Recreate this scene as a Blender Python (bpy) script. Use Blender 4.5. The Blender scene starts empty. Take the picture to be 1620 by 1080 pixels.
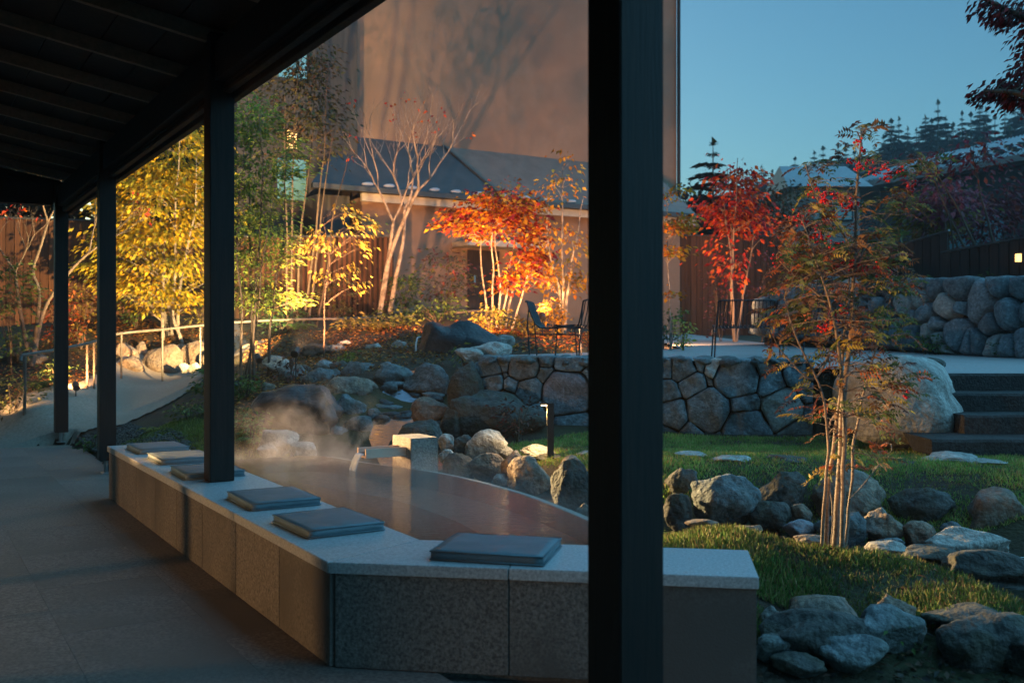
import bpy, bmesh, math, random
import numpy as np
from mathutils import Vector, Matrix, noise

scene = bpy.context.scene
COL = scene.collection
R = math.radians

# ------------------------------------------------------------------ camera
EYE, FPX, CX, YH = 1.35, 1575.0, 810.0, 526.0      # eye height, focal length in photo pixels, centre, horizon row
cam = bpy.data.cameras.new('camera')
cam.sensor_width = 36.0
cam.lens = 35.0
cam.shift_y = -14.0 / 1620.0
cam.clip_start = 0.05
cam.clip_end = 2000.0
cam.dof.use_dof = True
cam.dof.focus_distance = 7.0
cam.dof.aperture_fstop = 3.2
camo = bpy.data.objects.new('camera', cam)
COL.objects.link(camo)
camo.location = (0, 0, EYE)
camo.rotation_euler = (R(90), 0, 0)
scene.camera = camo

# ------------------------------------------------------------------ world, sun, exposure
world = bpy.data.worlds.new('World')
scene.world = world
world.use_nodes = True
wn = world.node_tree
wn.nodes.clear()
w_out = wn.nodes.new('ShaderNodeOutputWorld')
w_bg = wn.nodes.new('ShaderNodeBackground')
w_sky = wn.nodes.new('ShaderNodeTexSky')
w_sky.sky_type = 'NISHITA'
w_sky.sun_disc = False
w_sky.sun_elevation = R(4.0)
w_sky.sun_rotation = R(-28.0)
w_sky.air_density = 1.0
w_sky.dust_density = 1.2
w_sky.ozone_density = 3.0
w_tint = wn.nodes.new('ShaderNodeMix')
w_tint.data_type = 'RGBA'
w_tint.blend_type = 'MULTIPLY'
w_tint.inputs[0].default_value = 1.0
w_tint.inputs[7].default_value = (0.66, 1.0, 1.0, 1)
wn.links.new(w_sky.outputs[0], w_tint.inputs[6])
wn.links.new(w_tint.outputs[2], w_bg.inputs[0])
w_bg.inputs[1].default_value = 0.130
wn.links.new(w_bg.outputs[0], w_out.inputs[0])

sun = bpy.data.lights.new('sun', 'SUN')
sun.energy = 1.5
sun.angle = R(100)
sun.color = (0.20, 0.64, 1.0)
suno = bpy.data.objects.new('sun', sun)
COL.objects.link(suno)
suno.rotation_euler = Vector((-0.75, -0.10, -0.65)).to_track_quat('-Z', 'Y').to_euler()

scene.view_settings.view_transform = 'Standard'
scene.view_settings.look = 'None'
scene.view_settings.gamma = 1.0
scene.view_settings.exposure = 1.0
scene.render.engine = 'CYCLES'
scene.cycles.use_denoising = True
scene.cycles.caustics_reflective = False
scene.cycles.caustics_refractive = False
scene.cycles.max_bounces = 6
scene.cycles.transparent_max_bounces = 24
scene.cycles.volume_bounces = 1
scene.cycles.volume_step_rate = 2.0
scene.cycles.sample_clamp_indirect = 4.0

# ------------------------------------------------------------------ helpers
def PZ(px, py, z):
    """photo pixel + known height -> point"""
    Y = (EYE - z) * FPX / (py - YH)
    return Vector(((px - CX) / FPX * Y, Y, z))

def PY(px, py, Y):
    """photo pixel + known distance -> point"""
    return Vector(((px - CX) / FPX * Y, Y, EYE - (py - YH) / FPX * Y))

D1 = Vector((-0.5244, 0.8515, 0))     # along the veranda
D2 = Vector((0.8515, 0.5244, 0))      # across it, towards the garden

def prop(o, label=None, cat=None, group=None, kind=None):
    if label: o['label'] = label
    if cat: o['category'] = cat
    if group: o['group'] = group
    if kind: o['kind'] = kind
    return o

def empty(name, loc, label, cat, group=None, rz=0.0):
    o = bpy.data.objects.new(name, None)
    COL.objects.link(o)
    o.location = loc
    o.rotation_euler = (0, 0, rz)
    return prop(o, label, cat, group)

def link_mesh(name, me, mat=None, parent=None, loc=None, rot=None, scale=None):
    o = bpy.data.objects.new(name, me)
    COL.objects.link(o)
    if mat and not me.materials:
        me.materials.append(mat)
    if parent is not None:
        o.parent = parent
    if loc is not None: o.location = loc
    if rot is not None: o.rotation_euler = rot
    if scale is not None: o.scale = scale
    return o

class MB:
    def __init__(s):
        s.v = []; s.f = []
    def box(s, c, size, ax=None, rz=0.0, taper=1.0):
        """box centred at c; ax = (X,Y,Z) axis vectors"""
        if ax is None:
            ca, sa = math.cos(rz), math.sin(rz)
            ax = (Vector((ca, sa, 0)), Vector((-sa, ca, 0)), Vector((0, 0, 1)))
        b = len(s.v)
        for k in (-1, 1):
            t = taper if k == 1 else 1.0
            for j in (-1, 1):
                for i in (-1, 1):
                    s.v.append(tuple(Vector(c) + ax[0] * (i * size[0] / 2 * t) + ax[1] * (j * size[1] / 2 * t) + ax[2] * (k * size[2] / 2)))
        for q in ((0, 2, 3, 1), (4, 5, 7, 6), (0, 1, 5, 4), (2, 6, 7, 3), (0, 4, 6, 2), (1, 3, 7, 5)):
            s.f.append(tuple(b + i for i in q))
        return s
    def prism(s, poly, z0, z1):
        b = len(s.v); n = len(poly)
        for p in poly: s.v.append((p[0], p[1], z0))
        for p in poly: s.v.append((p[0], p[1], z1))
        s.f.append(tuple(b + n + i for i in range(n)))
        s.f.append(tuple(b + n - 1 - i for i in range(n)))
        for i in range(n):
            j = (i + 1) % n
            s.f.append((b + i, b + j, b + n + j, b + n + i))
        return s
    def tube(s, pts, r, n=6, cap=True):
        pts = [Vector(p) for p in pts]
        m = len(pts)
        rs = r if isinstance(r, (list, tuple)) else [r] * m
        b = len(s.v)
        up = None
        for i, p in enumerate(pts):
            d = (pts[min(i + 1, m - 1)] - pts[max(i - 1, 0)])
            if d.length < 1e-9: d = Vector((0, 0, 1))
            d.normalize()
            if up is None:
                up = d.orthogonal().normalized()
            else:
                up = up - d * up.dot(d)
                if up.length < 1e-6: up = d.orthogonal()
                up.normalize()
            w = d.cross(up)
            for k in range(n):
                a = 2 * math.pi * k / n
                s.v.append(tuple(p + (up * math.cos(a) + w * math.sin(a)) * rs[i]))
        for i in range(m - 1):
            for k in range(n):
                k2 = (k + 1) % n
                s.f.append((b + i * n + k, b + i * n + k2, b + (i + 1) * n + k2, b + (i + 1) * n + k))
        if cap:
            s.f.append(tuple(b + n - 1 - k for k in range(n)))
            s.f.append(tuple(b + (m - 1) * n + k for k in range(n)))
        return s
    def mesh(s, name='m', smooth=False, bevel=0.0):
        me = bpy.data.meshes.new(name)
        me.from_pydata(s.v, [], s.f)
        if bevel > 0:
            bm = bmesh.new(); bm.from_mesh(me)
            bmesh.ops.bevel(bm, geom=bm.edges[:], offset=bevel, segments=2, affect='EDGES', clamp_overlap=True)
            bm.to_mesh(me); bm.free()
        if smooth:
            me.polygons.foreach_set('use_smooth', [True] * len(me.polygons))
        me.update()
        return me
    def obj(s, name, mat, parent=None, smooth=False, bevel=0.0, **k):
        return link_mesh(name, s.mesh(name, smooth, bevel), mat, parent, **k)

# ------------------------------------------------------------------ materials
MATS = {}
def newmat(name):
    m = bpy.data.materials.new(name)
    m.use_nodes = True
    nt = m.node_tree
    bs = nt.nodes['Principled BSDF']
    return m, nt, bs

def noise_mat(name, c1, c2, scale=6.0, rough=0.8, bump=0.3, bscale=None, detail=8.0, spec=0.3, c3=None, s3=1.2, stretch=None, rand=0.0, metallic=0.0, dist=0.02, lo=0.3, hi=0.7, speck=0.0, world=False):
    m, nt, bs = newmat(name)
    N, L = nt.nodes.new, nt.links.new
    tc = N('ShaderNodeTexCoord')
    src = N('ShaderNodeNewGeometry').outputs['Position'] if world else tc.outputs['Object']
    if world: scale, s3, bscale = scale * 2.6, s3 * 2.6, (bscale or scale * 3) * 2.6
    oi = N('ShaderNodeObjectInfo')
    mp = N('ShaderNodeMapping')
    if stretch: mp.inputs['Scale'].default_value = stretch
    L(src, mp.inputs['Vector'])
    cmb = N('ShaderNodeVectorMath'); cmb.operation = 'SCALE'; cmb.inputs[0].default_value = (37.0, 19.0, 53.0)
    L(oi.outputs['Random'], cmb.inputs['Scale'])
    L(cmb.outputs[0], mp.inputs['Location'])
    n1 = N('ShaderNodeTexNoise'); n1.inputs['Scale'].default_value = scale; n1.inputs['Detail'].default_value = detail; n1.inputs['Roughness'].default_value = 0.65
    L(mp.outputs[0], n1.inputs['Vector'])
    rp = N('ShaderNodeValToRGB')
    rp.color_ramp.elements[0].position = lo; rp.color_ramp.elements[0].color = (*c1, 1)
    rp.color_ramp.elements[1].position = hi; rp.color_ramp.elements[1].color = (*c2, 1)
    L(n1.outputs['Fac'], rp.inputs['Fac'])
    out = rp.outputs['Color']
    if c3 is not None:
        n2 = N('ShaderNodeTexNoise'); n2.inputs['Scale'].default_value = s3; n2.inputs['Detail'].default_value = 6.0
        L(mp.outputs[0], n2.inputs['Vector'])
        r2 = N('ShaderNodeValToRGB')
        r2.color_ramp.elements[0].position = 0.45; r2.color_ramp.elements[0].color = (0, 0, 0, 1)
        r2.color_ramp.elements[1].position = 0.65; r2.color_ramp.elements[1].color = (1, 1, 1, 1)
        L(n2.outputs['Fac'], r2.inputs['Fac'])
        mx = N('ShaderNodeMix'); mx.data_type = 'RGBA'
        L(r2.outputs['Color'], mx.inputs[0]); L(out, mx.inputs[6]); mx.inputs[7].default_value = (*c3, 1)
        out = mx.outputs[2]
    if speck > 0:
        n5 = N('ShaderNodeTexNoise'); n5.inputs['Scale'].default_value = scale * 9; n5.inputs['Detail'].default_value = 4.0; n5.inputs['Roughness'].default_value = 0.8
        L(mp.outputs[0], n5.inputs['Vector'])
        n6 = N('ShaderNodeTexNoise'); n6.inputs['Scale'].default_value = scale * .45; n6.inputs['Detail'].default_value = 9.0; n6.inputs['Roughness'].default_value = 0.75; n6.inputs['Distortion'].default_value = 1.5
        L(mp.outputs[0], n6.inputs['Vector'])
        ad = N('ShaderNodeMath'); ad.operation = 'ADD'; L(n5.outputs['Fac'], ad.inputs[0]); L(n6.outputs['Fac'], ad.inputs[1])
        m5 = N('ShaderNodeMapRange'); m5.inputs[1].default_value = .7; m5.inputs[2].default_value = 1.3; m5.inputs[3].default_value = 1 - speck; m5.inputs[4].default_value = 1 + speck
        L(ad.outputs[0], m5.inputs[0])
        h5 = N('ShaderNodeHueSaturation'); L(m5.outputs[0], h5.inputs['Value']); L(out, h5.inputs['Color'])
        out = h5.outputs['Color']
    if rand > 0:
        hs = N('ShaderNodeHueSaturation')
        mr = N('ShaderNodeMapRange'); mr.inputs[3].default_value = 1 - rand; mr.inputs[4].default_value = 1 + rand
        L(oi.outputs['Random'], mr.inputs[0]); L(mr.outputs[0], hs.inputs['Value']); L(out, hs.inputs['Color'])
        out = hs.outputs['Color']
    L(out, bs.inputs['Base Color'])
    bs.inputs['Roughness'].default_value = rough
    bs.inputs['Specular IOR Level'].default_value = spec
    bs.inputs['Metallic'].default_value = metallic
    if bump > 0:
        n3 = N('ShaderNodeTexNoise'); n3.inputs['Scale'].default_value = bscale or scale * 3; n3.inputs['Detail'].default_value = 8.0
        L(mp.outputs[0], n3.inputs['Vector'])
        bp = N('ShaderNodeBump'); bp.inputs['Strength'].default_value = bump; bp.inputs['Distance'].default_value = dist
        L(n3.outputs['Fac'], bp.inputs['Height']); L(bp.outputs[0], bs.inputs['Normal'])
    MATS[name] = m
    return m

def leaf_mat(name, trans=0.35, rough=0.55):
    m, nt, bs = newmat(name)
    N, L = nt.nodes.new, nt.links.new
    at = N('ShaderNodeAttribute'); at.attribute_name = 'Col'
    L(at.outputs['Color'], bs.inputs['Base Color'])
    bs.inputs['Roughness'].default_value = rough
    bs.inputs['Specular IOR Level'].default_value = 0.25
    tr = N('ShaderNodeBsdfTranslucent')
    L(at.outputs['Color'], tr.inputs['Color'])
    mx = N('ShaderNodeMixShader'); mx.inputs[0].default_value = trans
    L(bs.outputs[0], mx.inputs[1]); L(tr.outputs[0], mx.inputs[2])
    L(mx.outputs[0], nt.nodes['Material Output'].inputs['Surface'])
    MATS[name] = m
    return m

def emit_mat(name, col, strength):
    m, nt, bs = newmat(name)
    bs.inputs['Base Color'].default_value = (0.8, 0.7, 0.5, 1)
    bs.inputs['Emission Color'].default_value = (*col, 1)
    bs.inputs['Emission Strength'].default_value = strength
    MATS[name] = m
    return m

M_GRAN_TOP = noise_mat('granite_cap', (0.26, 0.27, 0.28), (0.52, 0.53, 0.54), 90, 0.42, 0.06, 160, spec=0.5, lo=0.35, hi=0.65, rand=0.05)
M_GRAN = noise_mat('granite_side', (0.075, 0.066, 0.06), (0.24, 0.21, 0.19), 75, 0.7, 0.25, 120, spec=0.3, c3=(0.10, 0.088, 0.08), s3=1.6, rand=0.08, lo=0.36, hi=0.64)
M_FLOOR = noise_mat('floor_granite', (0.12, 0.092, 0.08), (0.27, 0.215, 0.19), 60, 0.62, 0.15, 140, spec=0.4, c3=(0.15, 0.12, 0.105), s3=0.8, rand=0.02, lo=0.36, hi=0.64)
M_WOOD = noise_mat('dark_timber', (0.006, 0.004, 0.0035), (0.026, 0.012, 0.008), 9, 0.6, 0.25, 20, stretch=(6, 6, 0.35), rand=0.1, dist=0.006)
M_ROOFWOOD = noise_mat('roof_timber', (0.014, 0.010, 0.009), (0.035, 0.025, 0.021), 9, 0.7, 0.2, 20, stretch=(3, 3, 3))
M_RAFTER = noise_mat('rafter_timber', (0.17, 0.13, 0.10), (0.28, 0.21, 0.16), 9, 0.7, 0.2, 20, stretch=(3, 3, 3), rand=0.1)
M_CUSH = noise_mat('cushion_leatherette', (0.085, 0.12, 0.14), (0.13, 0.175, 0.20), 5, 0.5, 0.35, 9, spec=0.4, rand=0.06, dist=0.015)
M_STEEL = noise_mat('steel', (0.4, 0.4, 0.4), (0.55, 0.55, 0.55), 20, 0.35, 0.05, metallic=1.0)
M_IRON = noise_mat('black_iron', (0.012, 0.012, 0.014), (0.03, 0.03, 0.033), 30, 0.5, 0.1, spec=0.4)
M_RAIL = noise_mat('rail_metal', (0.08, 0.07, 0.06), (0.14, 0.12, 0.10), 20, 0.45, 0.05, spec=0.5)
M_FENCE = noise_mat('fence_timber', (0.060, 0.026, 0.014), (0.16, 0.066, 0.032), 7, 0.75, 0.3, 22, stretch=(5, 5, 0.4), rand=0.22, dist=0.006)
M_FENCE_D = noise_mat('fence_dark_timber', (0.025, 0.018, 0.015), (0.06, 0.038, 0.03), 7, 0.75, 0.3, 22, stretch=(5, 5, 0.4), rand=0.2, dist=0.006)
M_CEDAR = noise_mat('cedar_trough', (0.58, 0.36, 0.27), (0.74, 0.50, 0.38), 8, 0.55, 0.1, 25, stretch=(1, 6, 6))
M_BLUE = noise_mat('stone_bluegrey', (0.065, 0.078, 0.085), (0.25, 0.27, 0.275), 7, 0.85, 0.7, 11, dist=.05, c3=(0.115, 0.125, 0.115), s3=2.0, rand=0.28, speck=0.55, world=True)
M_PALE = noise_mat('stone_pale', (0.24, 0.225, 0.20), (0.56, 0.53, 0.48), 6, 0.85, 0.7, 11, dist=.05, c3=(0.30, 0.27, 0.24), s3=2.4, rand=0.15, speck=0.55, world=True)
M_TAN = noise_mat('stone_tan', (0.115, 0.08, 0.06), (0.34, 0.25, 0.185), 7, 0.85, 0.7, 11, dist=.05, c3=(0.19, 0.16, 0.14), s3=2.4, rand=0.18, speck=0.55, world=True)
M_DARKST = noise_mat('stone_dark', (0.030, 0.030, 0.029), (0.125, 0.118, 0.108), 6, 0.8, 0.7, 11, dist=.05, c3=(0.075, 0.068, 0.05), s3=2.4, rand=0.2, speck=0.55, world=True)
M_BLACKST = noise_mat('stone_black', (0.008, 0.010, 0.012), (0.04, 0.044, 0.048), 5, 0.5, 0.7, 12, spec=0.5, speck=0.55, world=True)
M_PURPLE = noise_mat('stone_purple', (0.17, 0.16, 0.175), (0.36, 0.335, 0.36), 7, 0.85, 0.8, 14, speck=0.55, world=True)
def wallstone(name, c1, c2, c3, rand=.28):
    return noise_mat(name, c1, c2, 26, 0.85, 0.8, 45, c3=c3, s3=9.0, rand=rand, speck=.6, dist=.02)
M_BLUE_W = wallstone('wall_stone_bluegrey', (0.075, 0.10, 0.112), (0.31, 0.355, 0.375), (0.145, 0.17, 0.182))
M_PALE_W = wallstone('wall_stone_pale', (0.26, 0.25, 0.23), (0.60, 0.58, 0.53), (0.36, 0.34, 0.31), .15)
M_PURP_W = wallstone('wall_stone_purple', (0.15, 0.14, 0.155), (0.36, 0.335, 0.36), (0.21, 0.195, 0.21), .1)
M_BROWN_W = wallstone('wall_stone_brown', (0.10, 0.09, 0.08), (0.28, 0.25, 0.22), (0.15, 0.135, 0.12), .2)
M_STEP = noise_mat('step_stone', (0.018, 0.018, 0.018), (0.075, 0.073, 0.07), 40, 0.9, 0.9, 60, c3=(0.035, 0.033, 0.03), s3=3.0)
M_PATH = noise_mat('path_paving', (0.22, 0.18, 0.14), (0.38, 0.32, 0.26), 30, 0.9, 0.25, 90, c3=(0.24, 0.20, 0.16), s3=0.7)
M_PATIO = noise_mat('patio_paving', (0.25, 0.24, 0.23), (0.40, 0.385, 0.37), 30, 0.85, 0.2, 90, c3=(0.27, 0.26, 0.25), s3=0.6)
M_SOIL = noise_mat('soil', (0.022, 0.016, 0.011), (0.085, 0.055, 0.035), 14, 0.95, 0.9, 40, c3=(0.05, 0.05, 0.022), s3=0.9)
M_BARK = noise_mat('bark_brown', (0.05, 0.036, 0.027), (0.14, 0.10, 0.075), 30, 0.85, 0.4, 60, stretch=(1, 1, 0.3))
M_BARKP = noise_mat('bark_pale', (0.22, 0.18, 0.15), (0.42, 0.36, 0.30), 22, 0.8, 0.3, 50, c3=(0.12, 0.10, 0.085), s3=9)
M_BARKM = noise_mat('bark_mid', (0.09, 0.07, 0.055), (0.20, 0.155, 0.125), 25, 0.8, 0.3, 50, c3=(0.06, 0.05, 0.04), s3=7)
M_BARKR = noise_mat('bark_rowan', (0.13, 0.09, 0.07), (0.30, 0.22, 0.175), 40, 0.6, 0.3, 80, stretch=(1, 1, 2))
M_RENDER = noise_mat('wall_render', (0.255, 0.162, 0.108), (0.30, 0.195, 0.135), 3, 0.9, 0.12, 200, c3=(0.24, 0.15, 0.105), s3=0.5)
M_CLAD = noise_mat('dark_cladding', (0.035, 0.034, 0.035), (0.07, 0.066, 0.065), 3, 0.7, 0.1, 30, stretch=(6, 6, 0.3))
M_METALROOF = noise_mat('metal_roof', (0.03, 0.037, 0.04), (0.055, 0.062, 0.068), 3, 0.5, 0.05, 20, spec=0.5)
M_HOUSEROOF = noise_mat('house_roof', (0.17, 0.19, 0.20), (0.26, 0.28, 0.29), 2, 0.55, 0.05, 20, spec=0.5)
M_PALEWOOD = noise_mat('pale_fascia', (0.42, 0.37, 0.30), (0.55, 0.49, 0.40), 8, 0.7, 0.1, 20)
M_SNOWG = noise_mat('snow_guard', (0.26, 0.28, 0.30), (0.42, 0.45, 0.48), 12, 0.5, 0.1)
M_LEAF = leaf_mat('leaf')
M_NEEDLE = leaf_mat('needle', 0.1, 0.7)
M_GRASS = leaf_mat('grass_blade', 0.3, 0.6)
M_BERRY = noise_mat('berry', (0.50, 0.008, 0.012), (0.70, 0.02, 0.02), 20, 0.3, 0.0, spec=0.5)
M_LAMP = emit_mat('lamp_glow', (1.0, 0.72, 0.36), 14.0)
M_LAMPSOFT = emit_mat('lantern_glow', (1.0, 0.50, 0.14), 1.6)

def glass_mat(name, tint):
    m, nt, bs = newmat(name)
    bs.inputs['Base Color'].default_value = (*tint, 1)
    bs.inputs['Roughness'].default_value = 0.05
    bs.inputs['Specular IOR Level'].default_value = 1.0
    bs.inputs['Coat Weight'].default_value = 1.0
    return m
M_GLASS = glass_mat('window_glass', (0.12, 0.30, 0.36))  # teal base colour stands in for the sky mirrored in the panes

def water_mat(name, tint, bscale, bstr, mirror=1.333):
    m, nt, bs = newmat(name)
    N, L = nt.nodes.new, nt.links.new
    nt.nodes.remove(bs)
    tc = N('ShaderNodeTexCoord')
    mp = N('ShaderNodeMapping'); mp.inputs['Scale'].default_value = (0.75, 1.6, 1)
    L(tc.outputs['Object'], mp.inputs[0])
    n = N('ShaderNodeTexNoise'); n.inputs['Scale'].default_value = bscale; n.inputs['Detail'].default_value = 3
    L(mp.outputs[0], n.inputs['Vector'])
    bp = N('ShaderNodeBump'); bp.inputs['Strength'].default_value = bstr; bp.inputs['Distance'].default_value = 0.01
    L(n.outputs['Fac'], bp.inputs['Height'])
    tr = N('ShaderNodeBsdfTransparent'); tr.inputs[0].default_value = (*tint, 1)
    gl = N('ShaderNodeBsdfGlossy'); gl.inputs['Roughness'].default_value = 0.03
    L(bp.outputs[0], gl.inputs['Normal'])
    fr = N('ShaderNodeFresnel'); fr.inputs['IOR'].default_value = mirror
    L(bp.outputs[0], fr.inputs['Normal'])
    mx = N('ShaderNodeMixShader')
    L(fr.outputs[0], mx.inputs[0]); L(tr.outputs[0], mx.inputs[1]); L(gl.outputs[0], mx.inputs[2])
    L(mx.outputs[0], nt.nodes['Material Output'].inputs['Surface'])
    return m
M_POOL = water_mat('pool_water', (0.66, 0.63, 0.58), 22, 0.55, 1.5)
M_STREAM = water_mat('stream_water', (0.45, 0.52, 0.52), 14, 0.5)

# ------------------------------------------------------------------ terrain
def wall_y(x):
    """front line of the terrace (retaining wall, big boulder, steps)"""
    xs = (-0.60, -0.44, 2.83, 3.05, 3.45, 9.0)
    ys = (10.4, 9.95, 9.35, 8.95, 8.50, 8.50)
    return float(np.interp(x, xs, ys))

def patio_z(y):
    return float(np.interp(y, (8.0, 12.5, 24.0, 40.0), (0.995, 1.05, 1.27, 1.6)))

ctrl = []
def cz(px, py, z): p = PZ(px, py, z); ctrl.append((p.x, p.y, z))
def cy(px, py, Y): p = PY(px, py, Y); ctrl.append((p.x, p.y, p.z))
for a in ((1230, 1070, -.06), (1400, 1070, -.05), (1600, 1070, -.03), (1250, 962, .06), (1430, 975, .07), (1600, 992, .07), (1300, 900, .17), (1550, 935, .13),
          (1320, 872, .20), (1100, 842, .20), (1200, 850, .2), (1470, 895, .13), (1080, 752, .35), (1230, 752, .36), (1400, 758, .36), (1560, 764, .37),
          (1100, 722, .39), (1300, 722, .40), (1500, 722, .43), (1600, 722, .44), (1065, 692, .37), (1250, 692, .38), (880, 705, .36), (880, 725, .34), (930, 745, .33), (760, 700, .33),
          (250, 700, .25), (420, 702, .25), (330, 690, .30), (200, 690, .16), (640, 684, .33)):
    cz(*a)
for a in ((430, 622, 11.0), (600, 572, 12.0), (330, 625, 13.0), (380, 578, 14.0), (30, 652, 12.9), (100, 605, 14), (40, 565, 15), (50, 532, 16.5), (250, 537, 16.8),
          (250, 502, 18.2), (560, 547, 14), (560, 502, 18), (700, 492, 18), (400, 545, 15.5), (480, 560, 14), (800, 522, 15.5), (850, 537, 14), (700, 545, 13.4), (480, 610, 11.3), (540, 640, 10.6)):
    cy(*a)
for a in ((60, 693, .05), (190, 652, .26), (250, 602, .60), (300, 596, .66), (10, 680, .10), (340, 585, .75)):
    cz(*a)
ctrl += [(-4.4, 10.0, -.05), (-5.2, 11.4, -.05), (-3.6, 8.6, .0), (-2.6, 8.7, .12), (-2.0, 8.2, .18), (-1.0, 8.2, .16), (-0.3, 7.6, .02), (.1, 6.9, -.05), (.6, 6.2, -.08), (1.15, 6.3, -.08), (1.45, 6.2, -.08), (1.8, 6.05, -.08), (2.25, 5.75, -.08), (2.75, 5.4, -.08), (3.4, 4.95, -.08),
         (-.7, 9.0, .12), (1.2, 4.6, .10), (3.4, 5.6, .2), (4.2, 6.5, .4), (5.5, 7.2, .44), (4.5, 4.0, .0), (5.5, 5.5, .2), (-1.2, 10.9, .6), (-1.4, 11.8, .92),
         (0.0, 15.5, 1.35), (1.5, 15.5, 1.3), (-9, 14, .5), (-10, 17, 1.3), (-12, 11, .0), (-14, 14, .3), (-8, 20, 1.7), (0, 20, 1.5), (0, 2, -.1), (-5, 3, -.1), (4, 1, -.1), (-5, 7, -.1), (-8, 9, -.1)]
C = np.array(ctrl)
def _tps(r2):
    return 0.5 * r2 * np.log(np.maximum(r2, 1e-9))
_n = len(C)
_K = _tps(((C[:, None, :2] - C[None, :, :2]) ** 2).sum(-1)) + np.eye(_n) * 0.02
_P = np.c_[np.ones(_n), C[:, :2]]
_A = np.block([[_K, _P], [_P.T, np.zeros((3, 3))]])
_W = np.linalg.solve(_A, np.r_[C[:, 2], 0, 0, 0])

def ground_np(X, Y):
    X = np.asarray(X, float); Y = np.asarray(Y, float)
    sh = X.shape
    x = X.ravel(); y = Y.ravel()
    out = np.zeros_like(x)
    for i in range(0, len(x), 20000):
        s = slice(i, i + 20000)
        r2 = (x[s, None] - C[None, :, 0]) ** 2 + (y[s, None] - C[None, :, 1]) ** 2
        out[s] = _tps(r2) @ _W[:_n] + _W[_n] + _W[_n + 1] * x[s] + _W[_n + 2] * y[s]
    # terrace
    wy = np.interp(x, (-0.60, -0.44, 2.83, 3.05, 3.45, 9.0), (10.4, 9.95, 9.35, 8.95, 8.50, 8.50))
    pz = np.interp(y, (8.0, 12.5, 24.0, 40.0), (0.995, 1.05, 1.27, 1.6)) - 0.05
    wgt = np.clip((x + 0.62) / 0.2, 0, 1) * np.clip((y - wy - 0.15) / 0.08, 0, 1)
    # the garden beds behind the patio keep their own height
    bed = np.clip((13.6 + 0.5 * np.clip(x, -2, 9) - y) / 0.8 + 0.5, 0, 1)
    bed = np.where(x > 2.2, 1, bed)
    out = out * (1 - wgt * bed) + pz * wgt * bed
    # under the veranda and the foot bath
    t = (x + 1.83) * D2.x + (y - 6.2) * D2.y
    s_ = (x + 1.83) * D1.x + (y - 6.2) * D1.y
    ver = (t < 0.15) & (s_ < 7.2) & (y < 14)
    out = np.where(ver, np.minimum(out, -0.06), out)
    # far land
    far = np.clip((y - 24) / 6, 0, 1)
    hill = 1.3 + np.clip((y - 42) / 110, 0, 1.6) ** 1.25 * (9 + 10 * np.clip((x + 2) / 60, 0, 1.4))
    out = out * (1 - far) + hill * far
    side = np.clip((np.abs(x) - 13) / 4, 0, 1) * (1 - far)
    out = out * (1 - side) + 0.4 * side
    near = np.clip((1.0 - y) / 2, 0, 1)
    out = out * (1 - near) + (-0.1) * near
    return out.reshape(sh)

def G(x, y):
    return float(ground_np(np.array([x]), np.array([y]))[0])

def sheet_mesh(name, xs, ys, zfun, keep=None):
    XX, YY = np.meshgrid(xs, ys)
    ZZ = zfun(XX, YY)
    nx, ny = len(xs), len(ys)
    v = np.c_[XX.ravel(), YY.ravel(), ZZ.ravel()]
    idx = np.arange(nx * ny).reshape(ny, nx)
    f = np.stack([idx[:-1, :-1], idx[:-1, 1:], idx[1:, 1:], idx[1:, :-1]], -1).reshape(-1, 4)
    if keep is not None:
        cxy = v[f].mean(1)
        f = f[keep(cxy[:, 0], cxy[:, 1])]
        u, inv = np.unique(f, return_inverse=True)
        v = v[u]; f = inv.reshape(-1, 4)
    me = bpy.data.meshes.new(name)
    me.from_pydata(v.tolist(), [], f.tolist())
    me.polygons.foreach_set('use_smooth', [True] * len(me.polygons))
    me.update()
    return me

def span(a, b, lo, hi, step, grow):
    mid = list(np.arange(lo, hi + 1e-6, step))
    d = step; x = hi; up = []
    while x < b:
        d *= grow; x += d; up.append(x)
    d = step; x = lo; dn = []
    while x > a:
        d *= grow; x -= d; dn.append(x)
    return np.array(dn[::-1] + mid + up)

gx = span(-380, 380, -7.5, 7.5, 0.09, 1.18)
gy = span(-60, 380, 3.0, 19.0, 0.09, 1.15)
prop(link_mesh('ground', sheet_mesh('ground', gx, gy, ground_np), M_SOIL), kind='structure')

# ------------------------------------------------------------------ veranda floor, path, patio
PB = Vector((-1.83, 6.22, 0))                     # foot of the post that stands on the bench
def ST(s, t, z=0.0):
    return PB + D1 * s + D2 * t + Vector((0, 0, z))
BENCH_N = PZ(522, 888, .427); BENCH_N.z = 0        # corner of the bench
BENCH_F = PZ(172, 705, .427); BENCH_F.z = 0        # far end
BENCH_R = PZ(1201, 912, .427); BENCH_R.z = 0       # right end

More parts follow.
